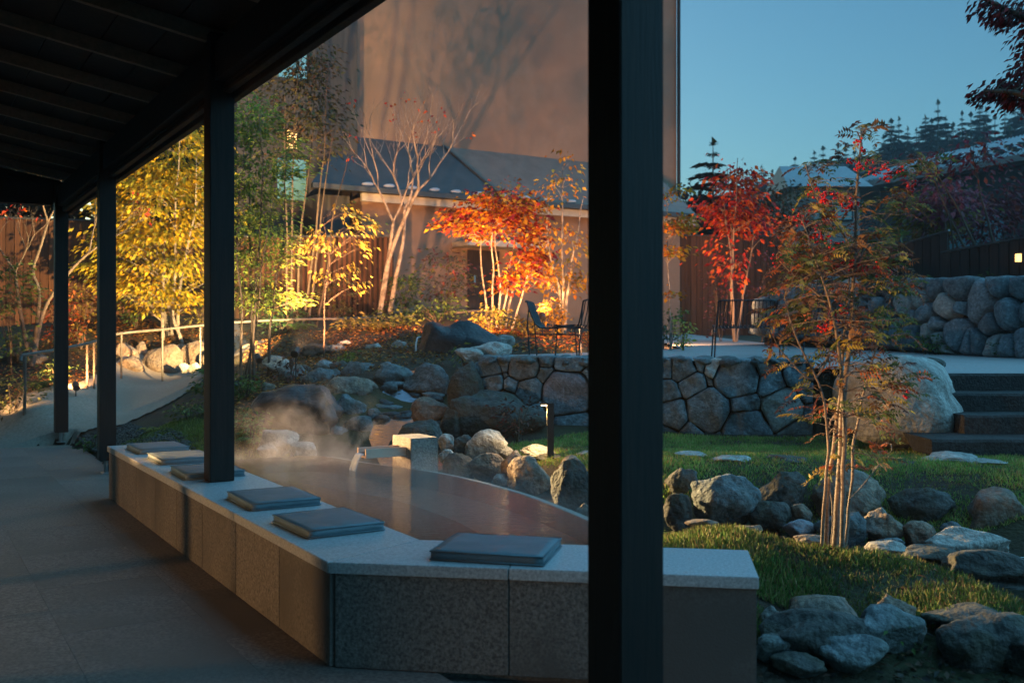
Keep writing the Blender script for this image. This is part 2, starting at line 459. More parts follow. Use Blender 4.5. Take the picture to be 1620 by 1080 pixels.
fl = MB()
fl.prism([ST(-9, -6.2)[:2], (0.95, -4.0), (0.95, 4.1), ST(-2.3, 0.12)[:2], ST(6.85, 0.12)[:2], ST(6.85, -6.2)[:2]], -0.16, -0.032)
floor = fl.obj('veranda_floor', M_FLOOR)
prop(floor, kind='structure')
slab_me = MB().box((0, 0, -0.015), (0.8988, 0.5988, 0.03)).mesh('floor_slab')
slab_me.materials.append(M_FLOOR)
ang1 = math.atan2(D1.y, D1.x)
for i in range(-8, 8):
    for j in range(-10, 6):
        s = 0.40 + i * 0.90 + (0.45 if j % 2 else 0.0)
        t = -0.18 + j * 0.60
        c = ST(s, t)
        if s > 6.6: continue
        if t > 0.0:
            fy = BENCH_N.y + (c.x - BENCH_N.x) * (BENCH_R.y - BENCH_N.y) / (BENCH_R.x - BENCH_N.x)
            if c.y > fy + 0.1 or c.x > 0.4 or c.y < -1: continue
        if c.x > 0.4: continue
        if (c - Vector((0, 6, 0))).length > 11: continue
        o = link_mesh('floor_slab', slab_me, None, floor, loc=(c.x, c.y, 0.0004 * ((i * 7 + j * 3) % 3)), rot=(0, 0, ang1))

pathpts = [ST(6.87, -3.0), ST(6.87, 0.10), PZ(150, 690, .06), PZ(196, 688, .08), PZ(250, 655, .27), PZ(318, 622, .5), PZ(372, 604, .62), PZ(420, 575, .88), PZ(372, 556, 1.0), PZ(325, 582, .74), PZ(250, 594, .66), PZ(205, 600, .58), PZ(160, 632, .34), PZ(120, 655, .2), PZ(0, 680, .07), PZ(-120, 690, .05)]
def in_poly(px, py, poly):
    inside = np.zeros(px.shape, bool)
    n = len(poly)
    for i in range(n):
        x1, y1 = poly[i][0], poly[i][1]; x2, y2 = poly[(i + 1) % n][0], poly[(i + 1) % n][1]
        c = ((y1 > py) != (y2 > py)) & (px < (x2 - x1) * (py - y1) / (y2 - y1 + 1e-12) + x1)
        inside ^= c
    return inside
path_poly = [(p[0], p[1]) for p in pathpts]
prop(link_mesh('garden_path', sheet_mesh('garden_path', np.arange(-11, -2.5, .05), np.arange(11, 19, .05), lambda X, Y: ground_np(X, Y) + 0.025, lambda x, y: in_poly(x, y, path_poly)), M_PATH), kind='structure')

patio_poly = [(-0.35, 10.25), (2.83, 9.62), (3.1, 9.2), (3.5, 8.55), (9, 8.55), (9, 11.0), (6.6, 11.9), (5.4, 14.5), (4.6, 17.5), (4.6, 26.2), (3.4, 26.2), (2.6, 15.2), (1.2, 13.9), (0.0, 13.0), (-0.3, 11.6)]
prop(link_mesh('patio', sheet_mesh('patio', np.arange(-.6, 9, .06), np.arange(8.3, 26.4, .06), lambda X, Y: np.interp(Y, (8.0, 12.5, 24.0, 40.0), (0.995, 1.05, 1.27, 1.6)), lambda x, y: in_poly(x, y, patio_poly)), M_PATIO), kind='structure')

# ------------------------------------------------------------------ veranda (posts, beams, rafters, roof)
ver = empty('veranda', ST(0, 0), 'dark timber veranda with square posts, beams and open rafters', 'veranda')
ver.rotation_euler = (0, 0, ang1)                 # local x = along D1, local y = -D2
def vloc(s, t, z): return Vector((s, -t, z))
PS = 0.15
pA = PZ(982, 1400, 0)                              # only the direction is used
sA, sC, sD = -4.085, 3.96, 7.12
post_top = 3.2
for s, z0, pin in ((sA, 0.09, 0.09), (0.0, 0.428, 0), (sC, 0.125, 0.125), (sD, 0.125, 0.125)):
    m = MB().box((0, 0, (post_top - z0) / 2), (PS, PS, post_top - z0))
    po = m.obj('post', M_WOOD, ver, bevel=0.004, loc=vloc(s, 0, z0))
    if pin:
        mm = MB().tube([(0, 0, -pin), (0, 0, 0.01)], 0.024, 12)
        mm.box((0, 0, -pin + 0.004), (0.1, 0.1, 0.008))
        mm.obj('steel_pin', M_STEEL, po)
# inner beam between the posts (just inside their garden side), track and eave board outside
def beam(name, t, z0, z1, w, mat, s0=-9.0, s1=7.2):
    m = MB().box(((s0 + s1) / 2, 0, (z0 + z1) / 2), (s1 - s0, w, z1 - z0))
    return m.obj(name, mat, ver, bevel=0.003, loc=vloc(0, t, 0))
stops = [-9.0, sA, 0.0, sC, sD]
for a, b in zip(stops[:-1], stops[1:]):
    beam('beam', 0.01, 2.90, 3.14, 0.11, M_ROOFWOOD, a + PS / 2 + 0.002, b - PS / 2 - 0.002)
    beam('track_rail', 0.03, 2.868, 2.888, 0.05, M_ROOFWOOD, a + PS / 2 + 0.002, b - PS / 2 - 0.002)
    beam('track_rail', 0.03, 2.832, 2.856, 0.05, M_ROOFWOOD, a + PS / 2 + 0.002, b - PS / 2 - 0.002)
beam('lintel', 0.105, 2.816, 2.897, 0.05, M_ROOFWOOD)
beam('eave_board', 0.32, 3.0, 3.12, 0.04, M_ROOFWOOD)
pitch = 0.17
def roofz(t): return 3.145 - pitch * t
# the end beam at the far gable and the one behind
for s in (7.12,):
    m = MB().box((0, 3.1, 0), (0.11, 6.0, 0.26))
    m.obj('end_beam', M_ROOFWOOD, ver, loc=(s, 0, 3.04))
    m = MB(); m.v = [(7.14, 0.0, 2.95), (7.14, 6.0, 2.95), (7.14, 6.0, 4.25), (7.14, 0.0, 3.22), (7.18, 0.0, 2.95), (7.18, 6.0, 2.95), (7.18, 6.0, 4.25), (7.18, 0.0, 3.22)]
    m.f = [(0, 1, 2, 3), (7, 6, 5, 4), (0, 4, 5, 1)]
    m.obj('gable_board', M_ROOFWOOD, ver)
pang = math.atan(pitch)
L_r = 6.0 / math.cos(pang)
# rafter spacing from the photo: the rafter heads meet the beam at these columns
raft_s = [0.02 + k * 0.93 for k in range(-9, 9)]
raft_me = MB().box((L_r / 2 - 0.3, 0, 0), (L_r, 0.045, 0.09)).mesh('rafter', bevel=0.002)
raft_me.materials.append(M_RAFTER)
for s in raft_s:
    if s > 7.0: continue
    o = link_mesh('rafter', raft_me, None, ver, loc=(s, 0, 3.19), rot=(0, -pang, R(90)))
# ceiling boards run along the veranda on top of the rafters
bw = 0.30
bd_me = MB().box((0, 0, 0), (16.4, bw - 0.006, 0.02)).mesh('ceiling_board')
bd_me.materials.append(M_ROOFWOOD)
k = 0
while k * bw < 6.2:
    t = 0.36 - (k + .5) * bw
    o = link_mesh('ceiling_board', bd_me, None, ver, loc=(-1.0, -t, 3.19 - pitch * t + 0.058), rot=(R(0) + pang, 0, 0))
    k += 1
m = MB().box((-1.0, 2.72, 3.19 + pitch * 2.72 + 0.13), (16.8, 6.7, 0.10), ax=(Vector((1, 0, 0)), Vector((0, math.cos(pang), math.sin(pang))), Vector((0, -math.sin(pang), math.cos(pang)))))
m.obj('roof_cover', M_METALROOF, ver)
# unseen bars added at left to throw shadow bands on floor and bench
for q_ in (-2.1, -1.22, -.34, .54, 1.42, 2.3):
    MB().box((0, 0, 1.6), (.07, .07, 3.2)).obj('shadow_bar', M_WOOD, ver, loc=vloc(q_, -3.25, 0))
# the room behind the veranda: a dark timber wall, out of the picture to the left
m = MB().box((-1.0, 5.9, 2.1), (16.4, 0.15, 4.3))
m.obj('back_wall', M_CLAD, ver)

# ------------------------------------------------------------------ foot bath
BW = 0.50
fb = empty('foot_bath', (0, 0, 0), 'angled granite foot bath bench around a shallow steaming pool', 'foot bath')
dF = (BENCH_F - BENCH_N).normalized()
dR = (BENCH_R - BENCH_N).normalized()
nF = Vector((dF.y, -dF.x, 0));  nF = nF if nF.dot(D2) > 0 else -nF
nR = Vector((-dR.y, dR.x, 0));  nR = nR if nR.y > 0 else -nR
BW2 = 0.47
# inner corner: intersection of the two inner edges
def isect(p, d, q, e):
    det = d.x * (-e.y) + e.x * d.y
    rx, ry = q.x - p.x, q.y - p.y
    a = (rx * (-e.y) + e.x * ry) / det
    return p + d * a
IN = isect(BENCH_N + nF * BW, dF, BENCH_N + nR * BW2, dR)
TOP, CAP = 0.427, 0.045
lenF = (BENCH_F - BENCH_N).length; lenR = (BENCH_R - BENCH_N).length
def quadz(a, b, c, d, z0, z1, name, mat, bevel=0.003):
    return MB().prism([a[:2], b[:2], c[:2], d[:2]], z0, z1).obj(name, mat, fb, bevel=bevel)
# cap stones
ov = 0.012
cutsF = [0.0, 1.30, 2.55, 3.75, lenF]
for a, b in zip(cutsF[:-1], cutsF[1:]):
    g = 0.0015
    p0 = BENCH_N - nF * ov + dF * (a + g); p1 = BENCH_N - nF * ov + dF * (b - g)
    q0 = BENCH_N + nF * BW + dF * (a + g); q1 = BENCH_N + nF * BW + dF * (b - g)
    if a == 0.0:
        q0 = IN + dF * g; p0 = isect(BENCH_N - nF * ov, dF, BENCH_N - nR * ov, dR) + dF * g
    quadz(p0, q0, q1, p1, TOP - CAP, TOP, 'cap_stone', M_GRAN_TOP)
cutsR = [0.0, 0.73, lenR]
for a, b in zip(cutsR[:-1], cutsR[1:]):
    g = 0.0015
    p0 = BENCH_N - nR * ov + dR * (a + g); p1 = BENCH_N - nR * ov + dR * (b - g)
    q0 = BENCH_N + nR * BW2 + dR * (a + g); q1 = BENCH_N + nR * BW2 + dR * (b - g)
    if a == 0.0:
        q0 = IN + dR * g; p0 = isect(BENCH_N - nF * ov, dF, BENCH_N - nR * ov, dR) + dR * g
    quadz(p0, p1, q1, q0, TOP - CAP, TOP, 'cap_stone', M_GRAN_TOP)
# facing panels
def panels(P, d, n, L, cuts, th=0.06):
    for a, b in zip(cuts[:-1], cuts[1:]):
        g = 0.0015
        p0 = P + d * (a + g); p1 = P + d * (b - g)
        quadz(p0, p0 + n * th, p1 + n * th, p1, 0.004, TOP - CAP - 0.001, 'side_panel', M_GRAN, 0.002)
panels(BENCH_N, dF, nF, lenF, [0.0, 0.62, 1.3, 1.95, 2.55, 3.15, 3.75, 4.4, lenF - 0.01])
panels(BENCH_N, dR, nR, lenR, [0.02, 0.73, 1.2, lenR - 0.008])
# core walls (inside the facing) and ends
core = MB()
core.prism([p[:2] for p in (BENCH_N + nF * 0.061 + dF * 0.35, BENCH_N + nF * (BW - .01) + dF * 0.35, BENCH_F + nF * (BW - .01) - dF * 0.01, BENCH_F + nF * 0.061 - dF * 0.01)], -0.05, TOP - CAP - 0.002)
core.obj('core', M_GRAN, fb)
core = MB()
core.prism([p[:2] for p in (BENCH_N + nR * 0.061 + dR * 0.03, BENCH_R + nR * 0.061 - dR * 0.01, BENCH_R + nR * (BW2 - .01) - dR * 0.01, BENCH_N + nR * (BW2 - .01) + dR * 0.22)], -0.05, TOP - CAP - 0.002)
core.obj('core', M_GRAN, fb)
# rim: photo points on the overflow edge, water level 0.42
WZ = 0.412
rim_px = [(372, 727), (440, 722), (508, 721), (573, 731), (695, 748), (802, 774), (871, 798), (926, 821), (975, 846)]
rim = [PZ(x, y, WZ) for x, y in rim_px]
Fi = BENCH_N + nF * BW; Ri = BENCH_N + nR * BW2
s_end = (rim[0] - Fi).dot(dF)
first = Fi + dF * (s_end + 0.12)
last = Ri + dR * ((rim[-1] - Ri).dot(dR) + 0.12)
rimpts = [Vector((first.x, first.y, WZ))] + rim[0:] + [Vector((last.x, last.y, WZ))]
# smooth the rim
def catmull(P, n=6):
    out = []
    for i in range(len(P) - 1):
        p0 = P[max(i - 1, 0)]; p1 = P[i]; p2 = P[i + 1]; p3 = P[min(i + 2, len(P) - 1)]
        for k in range(n):
            t = k / n
            out.append(0.5 * ((2 * p1) + (p2 - p0) * t + (2 * p0 - 5 * p1 + 4 * p2 - p3) * t * t + (3 * p1 - p0 - 3 * p2 + p3) * t ** 3))
    out.append(P[-1])
    return out
rimS = catmull(rimpts, 6)
INz = Vector((IN.x, IN.y, WZ))
poly = [INz] + [Vector((Ri.x + dR.x * k, Ri.y + dR.y * k, WZ)) for k in ((last - Ri).dot(dR),)] + rimS[::-1]
wm = bpy.data.meshes.new('pool_water')
wm.from_pydata([tuple(p) for p in poly], [], [tuple(range(len(poly)))])
link_mesh('pool_water', wm, M_POOL, fb)
# basin floor and rim wall
bmz = MB(); n = len(poly)
bmz.v += [(p.x, p.y, 0.10) for p in poly]; bmz.f.append(tuple(range(n)))
M_BASIN = noise_mat('basin_stone', (0.24, 0.21, 0.175), (0.36, 0.32, 0.275), 20, 0.8, 0.1)
bmz.obj('basin_floor', M_BASIN, fb)
rw = MB()
def off(P, d):
    out = []
    for i, p in enumerate(P):
        t = (P[min(i + 1, len(P) - 1)] - P[max(i - 1, 0)]).normalized()
        out.append(p + Vector((-t.y, t.x, 0)) * d)
    return out
sgn = 1 if (off(rimS, 0.1)[20] - Vector((-0.6, 5.6, WZ))).length > (rimS[20] - Vector((-0.6, 5.6, WZ))).length else -1
oP = off(rimS, 0.055 * sgn); iP = off(rimS, -0.002 * sgn)
for A, B_, z0a, z0b, z1a, z1b in ((iP, oP, -0.25, -0.25, WZ - 0.004, WZ - 0.008),):
    b = len(rw.v); m_ = len(A)
    for q in range(m_):
        rw.v += [(A[q].x, A[q].y, z0a), (A[q].x, A[q].y, z1a), (B_[q].x, B_[q].y, z1b), (B_[q].x, B_[q].y, z0b)]
    for q in range(m_ - 1):
        for k in range(3):
            rw.f.append((b + q * 4 + k, b + q * 4 + k + 1, b + (q + 1) * 4 + k + 1, b + (q + 1) * 4 + k))
rw.obj('overflow_rim', M_BASIN, fb, smooth=False)
inner = MB()
for P0, P1 in ((Vector((last.x, last.y, 0)), IN), (IN, Vector((first.x, first.y, 0)))):
    b = len(inner.v)
    inner.v += [(P0.x, P0.y, 0.1), (P1.x, P1.y, 0.1), (P1.x, P1.y, TOP - CAP), (P0.x, P0.y, TOP - CAP)]
    inner.f.append((b, b + 1, b + 2, b + 3))
inner.obj('basin_side', M_BASIN, fb)
# sunken sitting step along the rim
st = off(rimS, -0.42 * sgn)
sm_ = MB(); b = 0
for q in range(6, len(st) - 6):
    sm_.v += [(iP[q].x, iP[q].y, 0.29), (st[q].x, st[q].y, 0.29), (st[q].x, st[q].y, 0.1)]
for q in range(len(st) - 13):
    for k in range(2):
        sm_.f.append((q * 3 + k, q * 3 + k + 1, q * 3 + 4 + k, q * 3 + 3 + k))
sm_.obj('underwater_step', M_BASIN, fb)

# cushions
def cushion(px, py, L1, L2, d, label, z=TOP):
    """px,py = near left lower corner on the bench; d = edge direction running away from us on the left side"""
    w2 = Vector((d.y, -d.x, 0)).normalized()
    if w2.x < 0: w2 = -w2
    c0 = PZ(px, py, z)
    c = c0 + d * (L1 / 2) + w2 * (L2 / 2)
    th = 0.044
    NX, NY = 16, 12
    mb = MB()
    rr = random.Random(int(px))
    for top in (1, 0):
        for j in range(NY + 1):
            for i in range(NX + 1):
                u = i / NX * 2 - 1; v = j / NY * 2 - 1
                e = max(abs(u), abs(v))
                puff = (1 - abs(u) ** 8) * (1 - abs(v) ** 8)
                x = u * L1 / 2 * (1 - 0.012 * v * v); y = v * L2 / 2 * (1 - 0.012 * u * u)
                zz = th * (0.90 + 0.10 * puff ** 0.5) + 0.003 * noise.noise(Vector((u * 2.5 + px, v * 2.5, 0.3))) if top else 0.002
                mb.v.append((x, y, zz))
    ofs = (NX + 1) * (NY + 1)
    for j in range(NY):
        for i in range(NX):
            a = j * (NX + 1) + i
            mb.f.append((a, a + 1, a + NX + 2, a + NX + 1))
            mb.f.append((ofs + a, ofs + a + NX + 1, ofs + a + NX + 2, ofs + a + 1))
    ring = [i for i in range(NX + 1)] + [j * (NX + 1) + NX for j in range(1, NY + 1)] + [NY * (NX + 1) + i for i in range(NX - 1, -1, -1)] + [j * (NX + 1) for j in range(NY - 1, 0, -1)]
    for a, b in zip(ring, ring[1:] + ring[:1]):
        mb.f.append((a, ofs + a, ofs + b, b))
    root = empty('seat_cushion', (c.x, c.y, z), label, 'cushion', 'cushions on the foot bath bench', math.atan2(d.y, d.x) + rr.uniform(-.035, .035))
    mb.obj('pad', M_CUSH, root, smooth=True)
    pip = MB().tube([(L1 / 2 * a * 1.003, L2 / 2 * b * 1.003, th * 0.88) for a, b in ((-1, -1), (1, -1), (1, 1), (-1, 1), (-1, -1))], 0.0035, 5)
    pip.tube([(L1 / 2 * a * 1.003, L2 / 2 * b * 1.003, 0.006) for a, b in ((-1, -1), (1, -1), (1, 1), (-1, 1), (-1, -1))], 0.0035, 5)
    pip.obj('piping', M_CUSH, root, smooth=True)
    return root
cushion(487, 853, 0.47, 0.37, dF, 'blue grey seat cushion beside the corner of the granite bench')
cushion(400, 809, 0.47, 0.37, dF, 'blue grey seat cushion between the bench post and the corner cushion')
cushion(296, 760, 0.46, 0.37, dF, 'blue grey seat cushion partly hidden behind the post on the bench')
cushion(256, 736, 0.46, 0.37, dF, 'blue grey seat cushion second from the leafy end of the bench')
cushion(220, 719, 0.46, 0.37, dF, 'blue grey seat cushion at the leafy far end of the bench')
# the one on the short arm of the bench
c0 = cushion(680, 886, 0.37, 0.47, (nR * 0.995 + dR * 0.1).normalized(), 'blue grey seat cushion alone on the short arm of the bench')

# ------------------------------------------------------------------ rocks
def ico(sub):
    bm = bmesh.new()
    bmesh.ops.create_icosphere(bm, subdivisions=sub, radius=1.0)
    v = np.array([tuple(x.co) for x in bm.verts]); f = [tuple(x.index for x in p.verts) for p in bm.faces]
    bm.free()
    return v, f
ICO = {s: ico(s) for s in (1, 2, 3, 4)}

def rock_mesh(seed, sub=3, ang=0.6, rough=0.10, fine=0.0):
    v, f = ICO[sub]
    v = v.copy()
    rng = np.random.RandomState(seed)
    for k in range(int(6 + 11 * ang)):
        nrm = rng.normal(size=3); nrm /= np.linalg.norm(nrm)
        d = rng.uniform(0.55, 0.92)
        h = v @ nrm - d
        v -= np.outer(np.clip(h, 0, None) * (0.55 + 0.4 * ang), nrm)
    o = Vector(rng.uniform(-50, 50, 3))
    for i in range(len(v)):
        p = Vector(v[i])
        q = noise.noise(p * 1.3 + o) * rough * 1.6 + noise.noise(p * 3.1 + o) * rough * 0.7 + noise.noise(p * 6.0 + o) * rough * 0.38 + noise.noise(p * 12.0 + o) * rough * 0.16
        if fine: q += noise.noise(p * 13.0 + o) * fine
        v[i] *= 1 + q
    mn, mx = v.min(0), v.max(0)
    v = (v - (mn + mx) / 2) / (mx - mn) * 2
    me = bpy.data.meshes.new('rock')
    me.from_pydata(v.tolist(), [], f)
    me.polygons.foreach_set('use_smooth', [True] * len(me.polygons))
    me.update()
    return me

_seed = [100]
def boulder(px, yb, w, h, mat, label=None, group=None, Y=None, z=None, name='boulder', dep=0.75, sub=4, ang=0.6, rough=0.14, rz=None, sink=0.22, tilt=(0, 0), fine=0.0, parent=None):
    _seed[0] += 1
    sd = _seed[0]
    if Y is None:
        if z is None:
            # meet the terrain along the ray
            Ys = np.arange(3.0, 26, 0.05)
            zz = EYE - (yb - YH) / FPX * Ys
            gg = ground_np((px - CX) / FPX * Ys, Ys)
            k = np.argmax(gg >= zz)
            Y = float(Ys[k])
        else:
            Y = (EYE - z) * FPX / (yb - YH)
    p = PY(px, yb, Y)
    W = w * Y / FPX; Hh = h * Y / FPX; Dp = W * dep
    hh = Hh / (1 - sink)
    rs = random.Random(sd)
    me = rock_mesh(sd, sub, ang, rough, fine)
    me.materials.append(mat)
    c = Vector((p.x * (1 + Dp * 0.5 / Y), Y + Dp * 0.5, p.z - hh * sink + hh / 2))
    o = link_mesh(name, me, None, parent, loc=c, rot=(tilt[0], tilt[1], 0), scale=(W / 2 * 1.02, Dp / 2, hh / 2))
    if parent is None:
        prop(o, label, 'boulder' if name == 'boulder' else 'stone', group)
    return o

# stream bank by the pool
B = boulder
B(842, 790, 80, 66, M_TAN, 'tan triangular boulder sitting in the stream beside the pool edge', z=.12, ang=.8)
B(905, 812, 68, 84, M_DARKST, 'dark rough boulder beside the tan triangular one in the stream', z=.10, ang=.9, sub=4, rough=.16)
B(905, 752, 48, 30, M_TAN, 'warm lit boulder behind the dark rough one below the bollard', z=.26)
B(812, 762, 40, 48, M_TAN, 'upright brown stone under the bollard light beside tan boulder', z=.2, ang=.7)
B(770, 757, 66, 40, M_TAN, 'broad orange tan boulder on the pool bank left of the upright stone', z=.2, ang=.4)
B(725, 756, 52, 38, M_DARKST, 'round dark stone between the spout block and orange tan boulder', z=.2, ang=.4)
B(792, 770, 32, 20, M_PALE, 'small pale stone at the water edge before the orange tan boulder', z=.16)
B(708, 733, 30, 22, M_PALE, 'pale oval stone tucked behind the spout block', z=.3)
B(706, 712, 28, 26, M_PALE, 'upper pale round stone of the pair behind the spout block', z=.36)
B(736, 718, 38, 30, M_DARKST, 'dark stone beside the long pale slab boulder behind the spout', z=.34)
B(768, 722, 72, 42, M_PALE, 'long pale slab boulder leaning towards the lawn', z=.33, ang=.95, dep=.5, tilt=(0, R(-14)))
B(800, 722, 28, 16, M_PALE, 'small pale stone at the foot of the long slab boulder', z=.33)
B(850, 722, 56, 18, M_PALE, 'flat pale stone glowing under the bollard light', z=.335, ang=.8)
B(885, 742, 24, 22, M_DARKST, 'small dark stone wedged behind the tan triangular boulder', z=.26, ang=.8)
B(866, 734, 40, 16, M_DARKST, 'low dark stone at the foot of the bollard', z=.29)
B(925, 826, 30, 28, M_TAN, 'small tan stone beside the overflow edge near the big post', z=.18)
# steamy white boulders at the far end of the pool
B(440, 716, 66, 34, M_PALE, 'round white boulder in the steam at the pool end', z=.25, ang=.25)
B(480, 721, 44, 22, M_PALE, 'smaller white stone beside the round one in the steam', z=.24, ang=.3)
B(424, 722, 32, 18, M_PALE, 'little white stone at the grass edge in the steam', z=.24, ang=.3)
# cascade rocks
B(470, 690, 150, 80, M_BLACKST, 'black rough lava boulder behind the steam', Y=9.9, ang=.8, rough=.2, sub=4, fine=.035)
B(553, 636, 90, 40, M_TAN, 'smooth greenish oval boulder left of the cascade', Y=10.9, ang=.2)
B(552, 668, 56, 44, M_BLUE, 'blue grey boulder under the smooth oval one beside cascade', Y=10.4, ang=.5)
B(660, 728, 95, 62, M_DARKST, 'grey boulder with a white quartz patch behind the spout block', Y=8.6, ang=.4)
B(680, 668, 62, 40, M_TAN, 'tan boulder at the right foot of the cascade', Y=10.0, ang=.4)
B(715, 690, 40, 44, M_DARKST, 'grey stone between quartz boulder and the mossy boulder', Y=9.2, ang=.5)
B(790, 700, 158, 80, M_DARKST, 'large mossy grey boulder at the foot of the terrace wall', z=.34, ang=.35, sub=4, dep=.55)
B(738, 660, 62, 88, M_DARKST, 'upright dark angular boulder ending the terrace wall', Y=9.75, ang=1.0, sub=4, dep=.8)
B(676, 616, 78, 42, M_BLUE, 'blue grey flat topped boulder beside upright dark boulder', Y=11.0, ang=.8)
B(622, 612, 64, 36, M_BLUE, 'wide blue grey boulder at the head of the cascade', Y=11.2, ang=.8)
B(576, 598, 50, 24, M_BLUE, 'low blue grey boulder behind the smooth oval boulder', Y=11.7, ang=.8)
B(540, 600, 44, 30, M_DARKST, 'dark stone behind the smooth oval boulder', Y=11.9, ang=.6)
B(520, 604, 40, 20, M_BLUE, 'small banded blue stone left of the cascade head', Y=11.5)
B(500, 612, 56, 30, M_BLUE, 'pale blue stone on the leafy bank left of cascade', Y=11.4)
B(470, 600, 40, 24, M_BLUE, 'grey blue stone behind the twiggy shrub', Y=11.9)
B(436, 588, 44, 26, M_PALE, 'pale stone beside the glowing garden spotlight', Y=12.6)
B(620, 580, 78, 16, M_DARKST, 'long flat slab stone above the cascade', Y=12.4, ang=.9, dep=.5)
B(500, 566, 46, 24, M_DARKST, 'dark squat stone under the yellow sapling', Y=13.6)
B(528, 566, 36, 22, M_BLUE, 'blue stone right of the yellow sapling stem', Y=13.7)
B(545, 552, 26, 14, M_PALE, 'little grey stone beneath the railing', Y=14.2)
B(592, 562, 28, 20, M_PALE, 'pale lumpy stone in the leaf bed beside the railing', Y=13.4)
B(632, 558, 30, 20, M_PALE, 'white speckled stone left of the black fountain rock', Y=13.2)
B(775, 566, 72, 26, M_PALE, 'pale flat boulder in front of the black fountain rock', Y=11.2, ang=.6)
B(742, 568, 46, 18, M_PALE, 'smaller pale stone beside the pale flat boulder', Y=11.1)
B(800, 545, 30, 16, M_PALE, 'pale stone at the foot of the orange maple', Y=13.4)
rr = random.Random(42)
placed = [(470, 650, 80), (553, 620, 45), (552, 650, 30), (680, 650, 34), (738, 620, 30), (676, 600, 40), (622, 598, 34)]
LABS = ('grey bank rock among the cascade stones', 'brown bank rock among the cascade stones', 'dark bank rock among the cascade stones')
for k in range(260):
    px = rr.uniform(425, 715); py = rr.uniform(572, 690)
    if px < 500 and py > 660: continue
    if 595 < px < 690 and 605 < py < 690: continue
    w = rr.uniform(20, 48) * (0.8 + (py - 570) / 200)
    if any(math.hypot(px - a, (py - b) * 1.6) < (w / 2 + c) * .80 for a, b, c in placed): continue
    placed.append((px, py, w / 2))
    q = rr.choice((0, 0, 1, 2))
    B(px, py + 8, w, w * rr.uniform(.45, .7), (M_BLUE, M_TAN, M_DARKST)[q], LABS[q], 'loose rocks on the cascade bank', sink=.3, sub=3, ang=rr.uniform(.3, .8))
# right hand stream stones
S2 = 'stones along the far bank of the stream'
B(1078, 778, 52, 36, M_DARKST, 'dark brown stone above the wet one beside the great post', z=.28, ang=.5)
B(1072, 832, 46, 50, M_DARKST, 'wet dark stone in the water beside the great post', z=.12, ang=.4)
B(1148, 834, 112, 80, M_BLUE, 'large blocky blue grey boulder on the far stream bank', z=.12, ang=1.0, sub=4)
B(1238, 805, 82, 56, M_DARKST, 'round dark boulder right of the blocky blue grey one', z=.2, ang=.4, sub=4)
B(1218, 833, 70, 38, M_DARKST, 'low wet boulder in front of round dark boulder', z=.12, ang=.5)
B(1268, 826, 34, 28, M_TAN, 'small reddish stone between dark boulders across the stream', z=.14)
B(1342, 824, 122, 76, M_TAN, 'big rounded brown boulder behind the rowan stems', z=.14, ang=.35, sub=4)
B(1330, 860, 86, 46, M_BLUE, 'wet blue grey stone in the water behind the rowan stems', z=.08, ang=.6)
B(1266, 850, 54, 26, M_PURPLE, 'flat purple wet stone in the stream', z=.1)
B(1395, 854, 76, 46, M_TAN, 'brown speckled boulder right of the rowan in the water', z=.1, ang=.5)
B(1455, 828, 100, 54, M_DARKST, 'dark boulder between the brown rounded ones across the stream', z=.16, ang=.6, sub=4)
B(1456, 862, 54, 36, M_TAN, 'egg shaped brown stone at the water edge', z=.08, ang=.2)
B(1504, 846, 32, 20, M_BLUE, 'small blue stone behind the pale pitted one', z=.12)
B(1575, 852, 122, 76, M_TAN, 'large reddish brown boulder at the end of the stream bank', z=.1, ang=.6, sub=4)
B(1528, 882, 134, 42, M_PALE, 'wide pale pitted stone lying in the stream', z=.06, ang=.9, dep=.5)
B(1402, 878, 66, 18, M_PALE, 'low pale stone beside the rowan foot', z=.14, ang=.6)
B(1470, 896, 90, 26, M_DARKST, 'dark low rock in the stream before the pale pitted stone', z=.06, ang=.8)
B(1566, 925, 150, 48, M_DARKST, 'dark wet rock on the near bank of the stream', z=.06, ang=.8, sub=4)
B(1410, 866, 46, 14, M_BLUE, 'small flat blue stone in the water by the egg shaped one', z=.08)
B(1110, 838, 54, 14, M_TAN, 'low tan stone in the lit grass beside the bench', z=.19)
B(1180, 852, 56, 18, M_TAN, 'low brown stone in the lit grass near the rowan', z=.17)
B(1282, 862, 50, 12, M_TAN, 'flat brown stone left of the rowan foot', z=.18)
# near rocks, lower right
B(1300, 988, 108, 40, M_TAN, 'tan boulder with mottled back below the near lawn', z=.06, ang=.6, sub=4)
B(1300, 1044, 200, 66, M_DARKST, 'broad dark mossy boulder beside the bench end', z=0.0, ang=.35, sub=4, dep=.5)
B(1400, 1030, 110, 62, M_BLUE, 'blue black boulder right of the broad mossy one', z=.02, ang=.8, sub=4)
B(1414, 990, 66, 42, M_TAN, 'pointed tan stone behind blue black boulder', z=.06, ang=.9)
B(1350, 1068, 112, 52, M_BLUE, 'rough blue green stone in front of the blue black boulder', z=-.03, ang=.9, sub=4)
B(1228, 1046, 66, 36, M_BLUE, 'teal flat stone against the bench end', z=-.01, ang=.9)
B(1262, 1072, 86, 30, M_DARKST, 'low grey stone under the teal flat stone', z=-.04)
B(1222, 988, 40, 26, M_PALE, 'grey stone at the lawn edge against the bench end', z=.05)
B(1532, 1010, 150, 38, M_DARKST, 'wide grey boulder behind the big rounded near boulder', z=.05, ang=.4)
B(1560, 1064, 170, 84, M_DARKST, 'big rounded grey boulder in the near rock edging', z=-.02, ang=.35, sub=4)
B(1640, 1075, 120, 70, M_DARKST, 'dark brown boulder at the end of the near rock edging', z=-.02, ang=.5)
B(1458, 1012, 16, 32, M_PALE, 'thin white stone sliver between the near boulders', z=.04, ang=.9)
